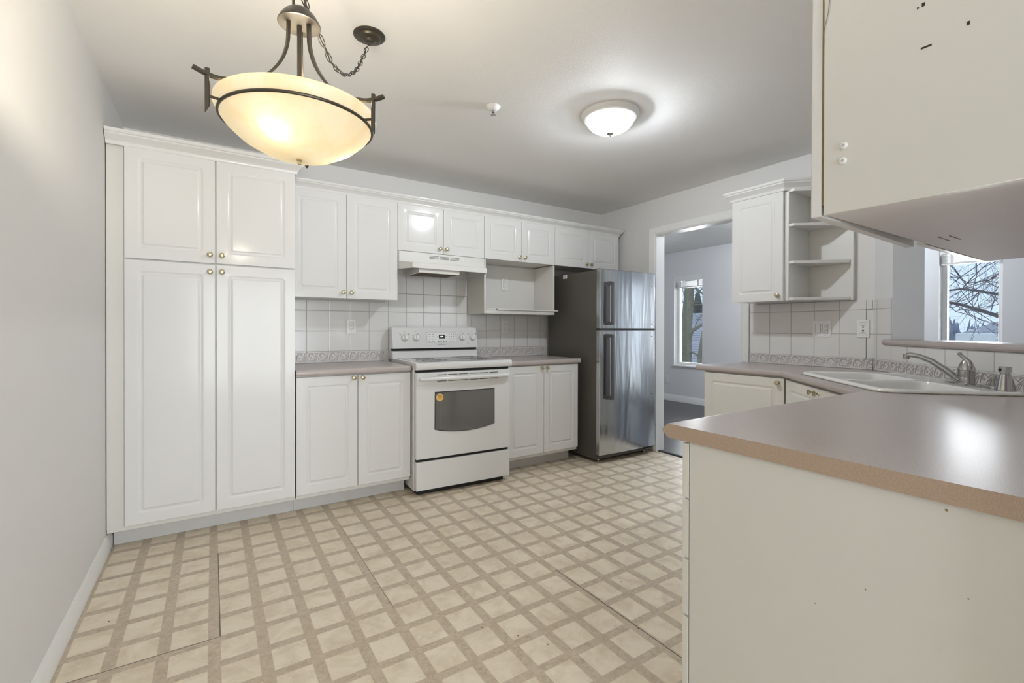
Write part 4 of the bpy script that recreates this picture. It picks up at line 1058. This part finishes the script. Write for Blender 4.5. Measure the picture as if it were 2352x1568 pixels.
# bare tree seen above the sink
X1 = 11.0
tb_ = [ray_at(2420, 900, X1), ray_at(2400, 720, X1), ray_at(2380, 600, X1)]; tb_[0].z = -3.0
o, P_, rnd = branchy(tb_, 8, 4, .16, 1, '', 'bare winter tree spreading across the window above the sink')
b = MB()
for (pts_, r_) in ((((2400, 770), (2340, 745), (2300, 728), (2250, 712), (2210, 700), (2170, 692)), .040), (((2400, 720), (2340, 690), (2300, 677), (2250, 668), (2210, 663), (2170, 668)), .028), (((2210, 663), (2230, 640), (2260, 612), (2290, 590)), .010), (((2250, 668), (2230, 690), (2195, 716)), .008), (((2380, 650), (2320, 625), (2270, 640), (2215, 660)), .008), (((2200, 640), (2260, 600), (2300, 560)), .008)):
    q_ = [ray_at(*p, X1)-tb_[0] for p in pts_]; b.tube(q_, [r_*(1-.5*i/(len(q_)-1)) for i in range(len(q_))], 8)
    for k in range(9):
        i = rnd.randint(0, len(q_)-2); p_ = q_[i]+(q_[i+1]-q_[i])*rnd.random()
        grow(b, p_, Vector((rnd.uniform(-.3, .3), rnd.uniform(-1, 1), rnd.uniform(-.7, .9))).normalized(), rnd.uniform(.6, 1.3), .0065, 2, rnd)
b.build('branches', M['twig'], o)
# evergreen
ev = ray_at(1602, 800, 30.0); top = ray_at(1600, 670, 30.0)
o = thing('evergreen_tree', 'small dark evergreen tree behind the mossy trunk', 'tree', (ev.x, ev.y, -3.0)); hh = top.z+3.0
b = MB(); b.lathe([(.25, 0), (.12, hh*.6), (.02, hh)], 8); b.build('trunk', M['bark'], o)
b = MB(); rnd = random.Random(11)
for k in range(300):
    t = (k/300)**.8; z_ = hh*(.12+.88*t); L_ = 1.9*(1-t)+.12; a_ = k*2.4
    b.tube([(0, 0, z_), (L_*.6*math.cos(a_), L_*.6*math.sin(a_), z_-.10), (L_*math.cos(a_), L_*math.sin(a_), z_-.32)], [.05, .09, .01], 5)
b.build('foliage', M['needles'], o)
# neighbouring houses: slate roofs
def house(px0, px1, x, ytop, ybot, label, gutter=False, pipe=None):
    a_ = ray_at(px0, ybot, x); c_ = ray_at(px1, ybot, x); zt_ = ray_at((px0+px1)/2, ytop, x+3).z
    y0, y1 = min(a_.y, c_.y), max(a_.y, c_.y); ze = a_.z
    o = thing('house', label, 'house', (x, y0, -3.0))
    w_ = y1-y0; b = MB(); b.box(.3, 6.0, .2, w_-.2, 0, ze+3.0); b.build('walls', M['siding'], o)
    rl = math.hypot(3.2, zt_-ze); sl = math.atan2(zt_-ze, 3.2)
    b = MB(); b.box(0, w_, 0, rl, -.12, 0)
    b.build('roof', M['shingle'], o, loc=(-.2, w_, ze+3.05)).rotation_euler = (sl, 0, rad(-90))
    b = MB(); b.box(0, w_, 0, rl, -.12, 0)
    b.build('roof', M['shingle'], o, loc=(6.2, 0, ze+3.05)).rotation_euler = (sl, 0, rad(90))
    if gutter:
        b = MB(); b.box(-.34, -.21, 0, w_, ze+2.86, ze+3.07, .03, 2); b.build('gutter', M['trim'], o)
    if pipe:
        q_ = ray_at(pipe[0], pipe[2], x+.6); b = MB(); p_ = q_-Vector((x, y0, -3.0)); b.lathe([(.05, p_.z-.75), (.05, p_.z-.06), (.09, p_.z-.06), (.09, p_.z), (0, p_.z)], 14, (p_.x, p_.y, 0)); b.build('vent_pipe', M['trim'], o)
house(1480, 1800, 17.0, 720, 850, 'neighbouring house with a slate-grey roof behind the mossy trunk')
house(2205, 2480, 14.0, 742, 772, 'neighbouring house with a low shingled roof and white gutter beyond the sink window', True, (2237, 770, 755))

# band of bare trees, haze painted into their blue colour, far beyond the sink window
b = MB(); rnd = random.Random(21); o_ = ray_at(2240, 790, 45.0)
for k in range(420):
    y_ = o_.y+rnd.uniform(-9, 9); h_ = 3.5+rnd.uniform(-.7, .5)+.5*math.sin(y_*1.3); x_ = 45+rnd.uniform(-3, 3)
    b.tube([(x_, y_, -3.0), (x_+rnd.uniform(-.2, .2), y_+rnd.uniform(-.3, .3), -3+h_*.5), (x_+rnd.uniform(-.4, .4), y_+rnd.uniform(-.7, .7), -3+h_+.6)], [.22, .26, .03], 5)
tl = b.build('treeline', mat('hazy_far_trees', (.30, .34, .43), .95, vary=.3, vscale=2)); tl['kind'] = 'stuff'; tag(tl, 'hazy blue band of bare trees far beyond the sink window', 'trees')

# ------------------------------------------------------------------ bits on the floor
rnd = random.Random(2)
for (px, py) in ((1466, 1444), (1258, 1480), (1107, 1441), (1190, 1460), (1280, 1133), (1427, 1336), (250, 1427)):
    d_ = cray(px, py); t = -1.1727/d_.z; b = MB()
    b.loops([[(.004*rnd.uniform(.6, 1.2)*math.cos(k), .0025*rnd.uniform(.6, 1.2)*math.sin(k), z_) for k in (0, 1.05, 2.1, 3.14, 4.2, 5.2)] for z_ in (0.0003, .0022)], True, True)
    tag(b.build('crumb', M['edge'], loc=(d_.x*t, d_.y*t, 0), rot=(0, 0, rnd.random()*3)), 'tiny dark crumb lying on the vinyl floor', 'crumb', 'crumbs on the kitchen floor')
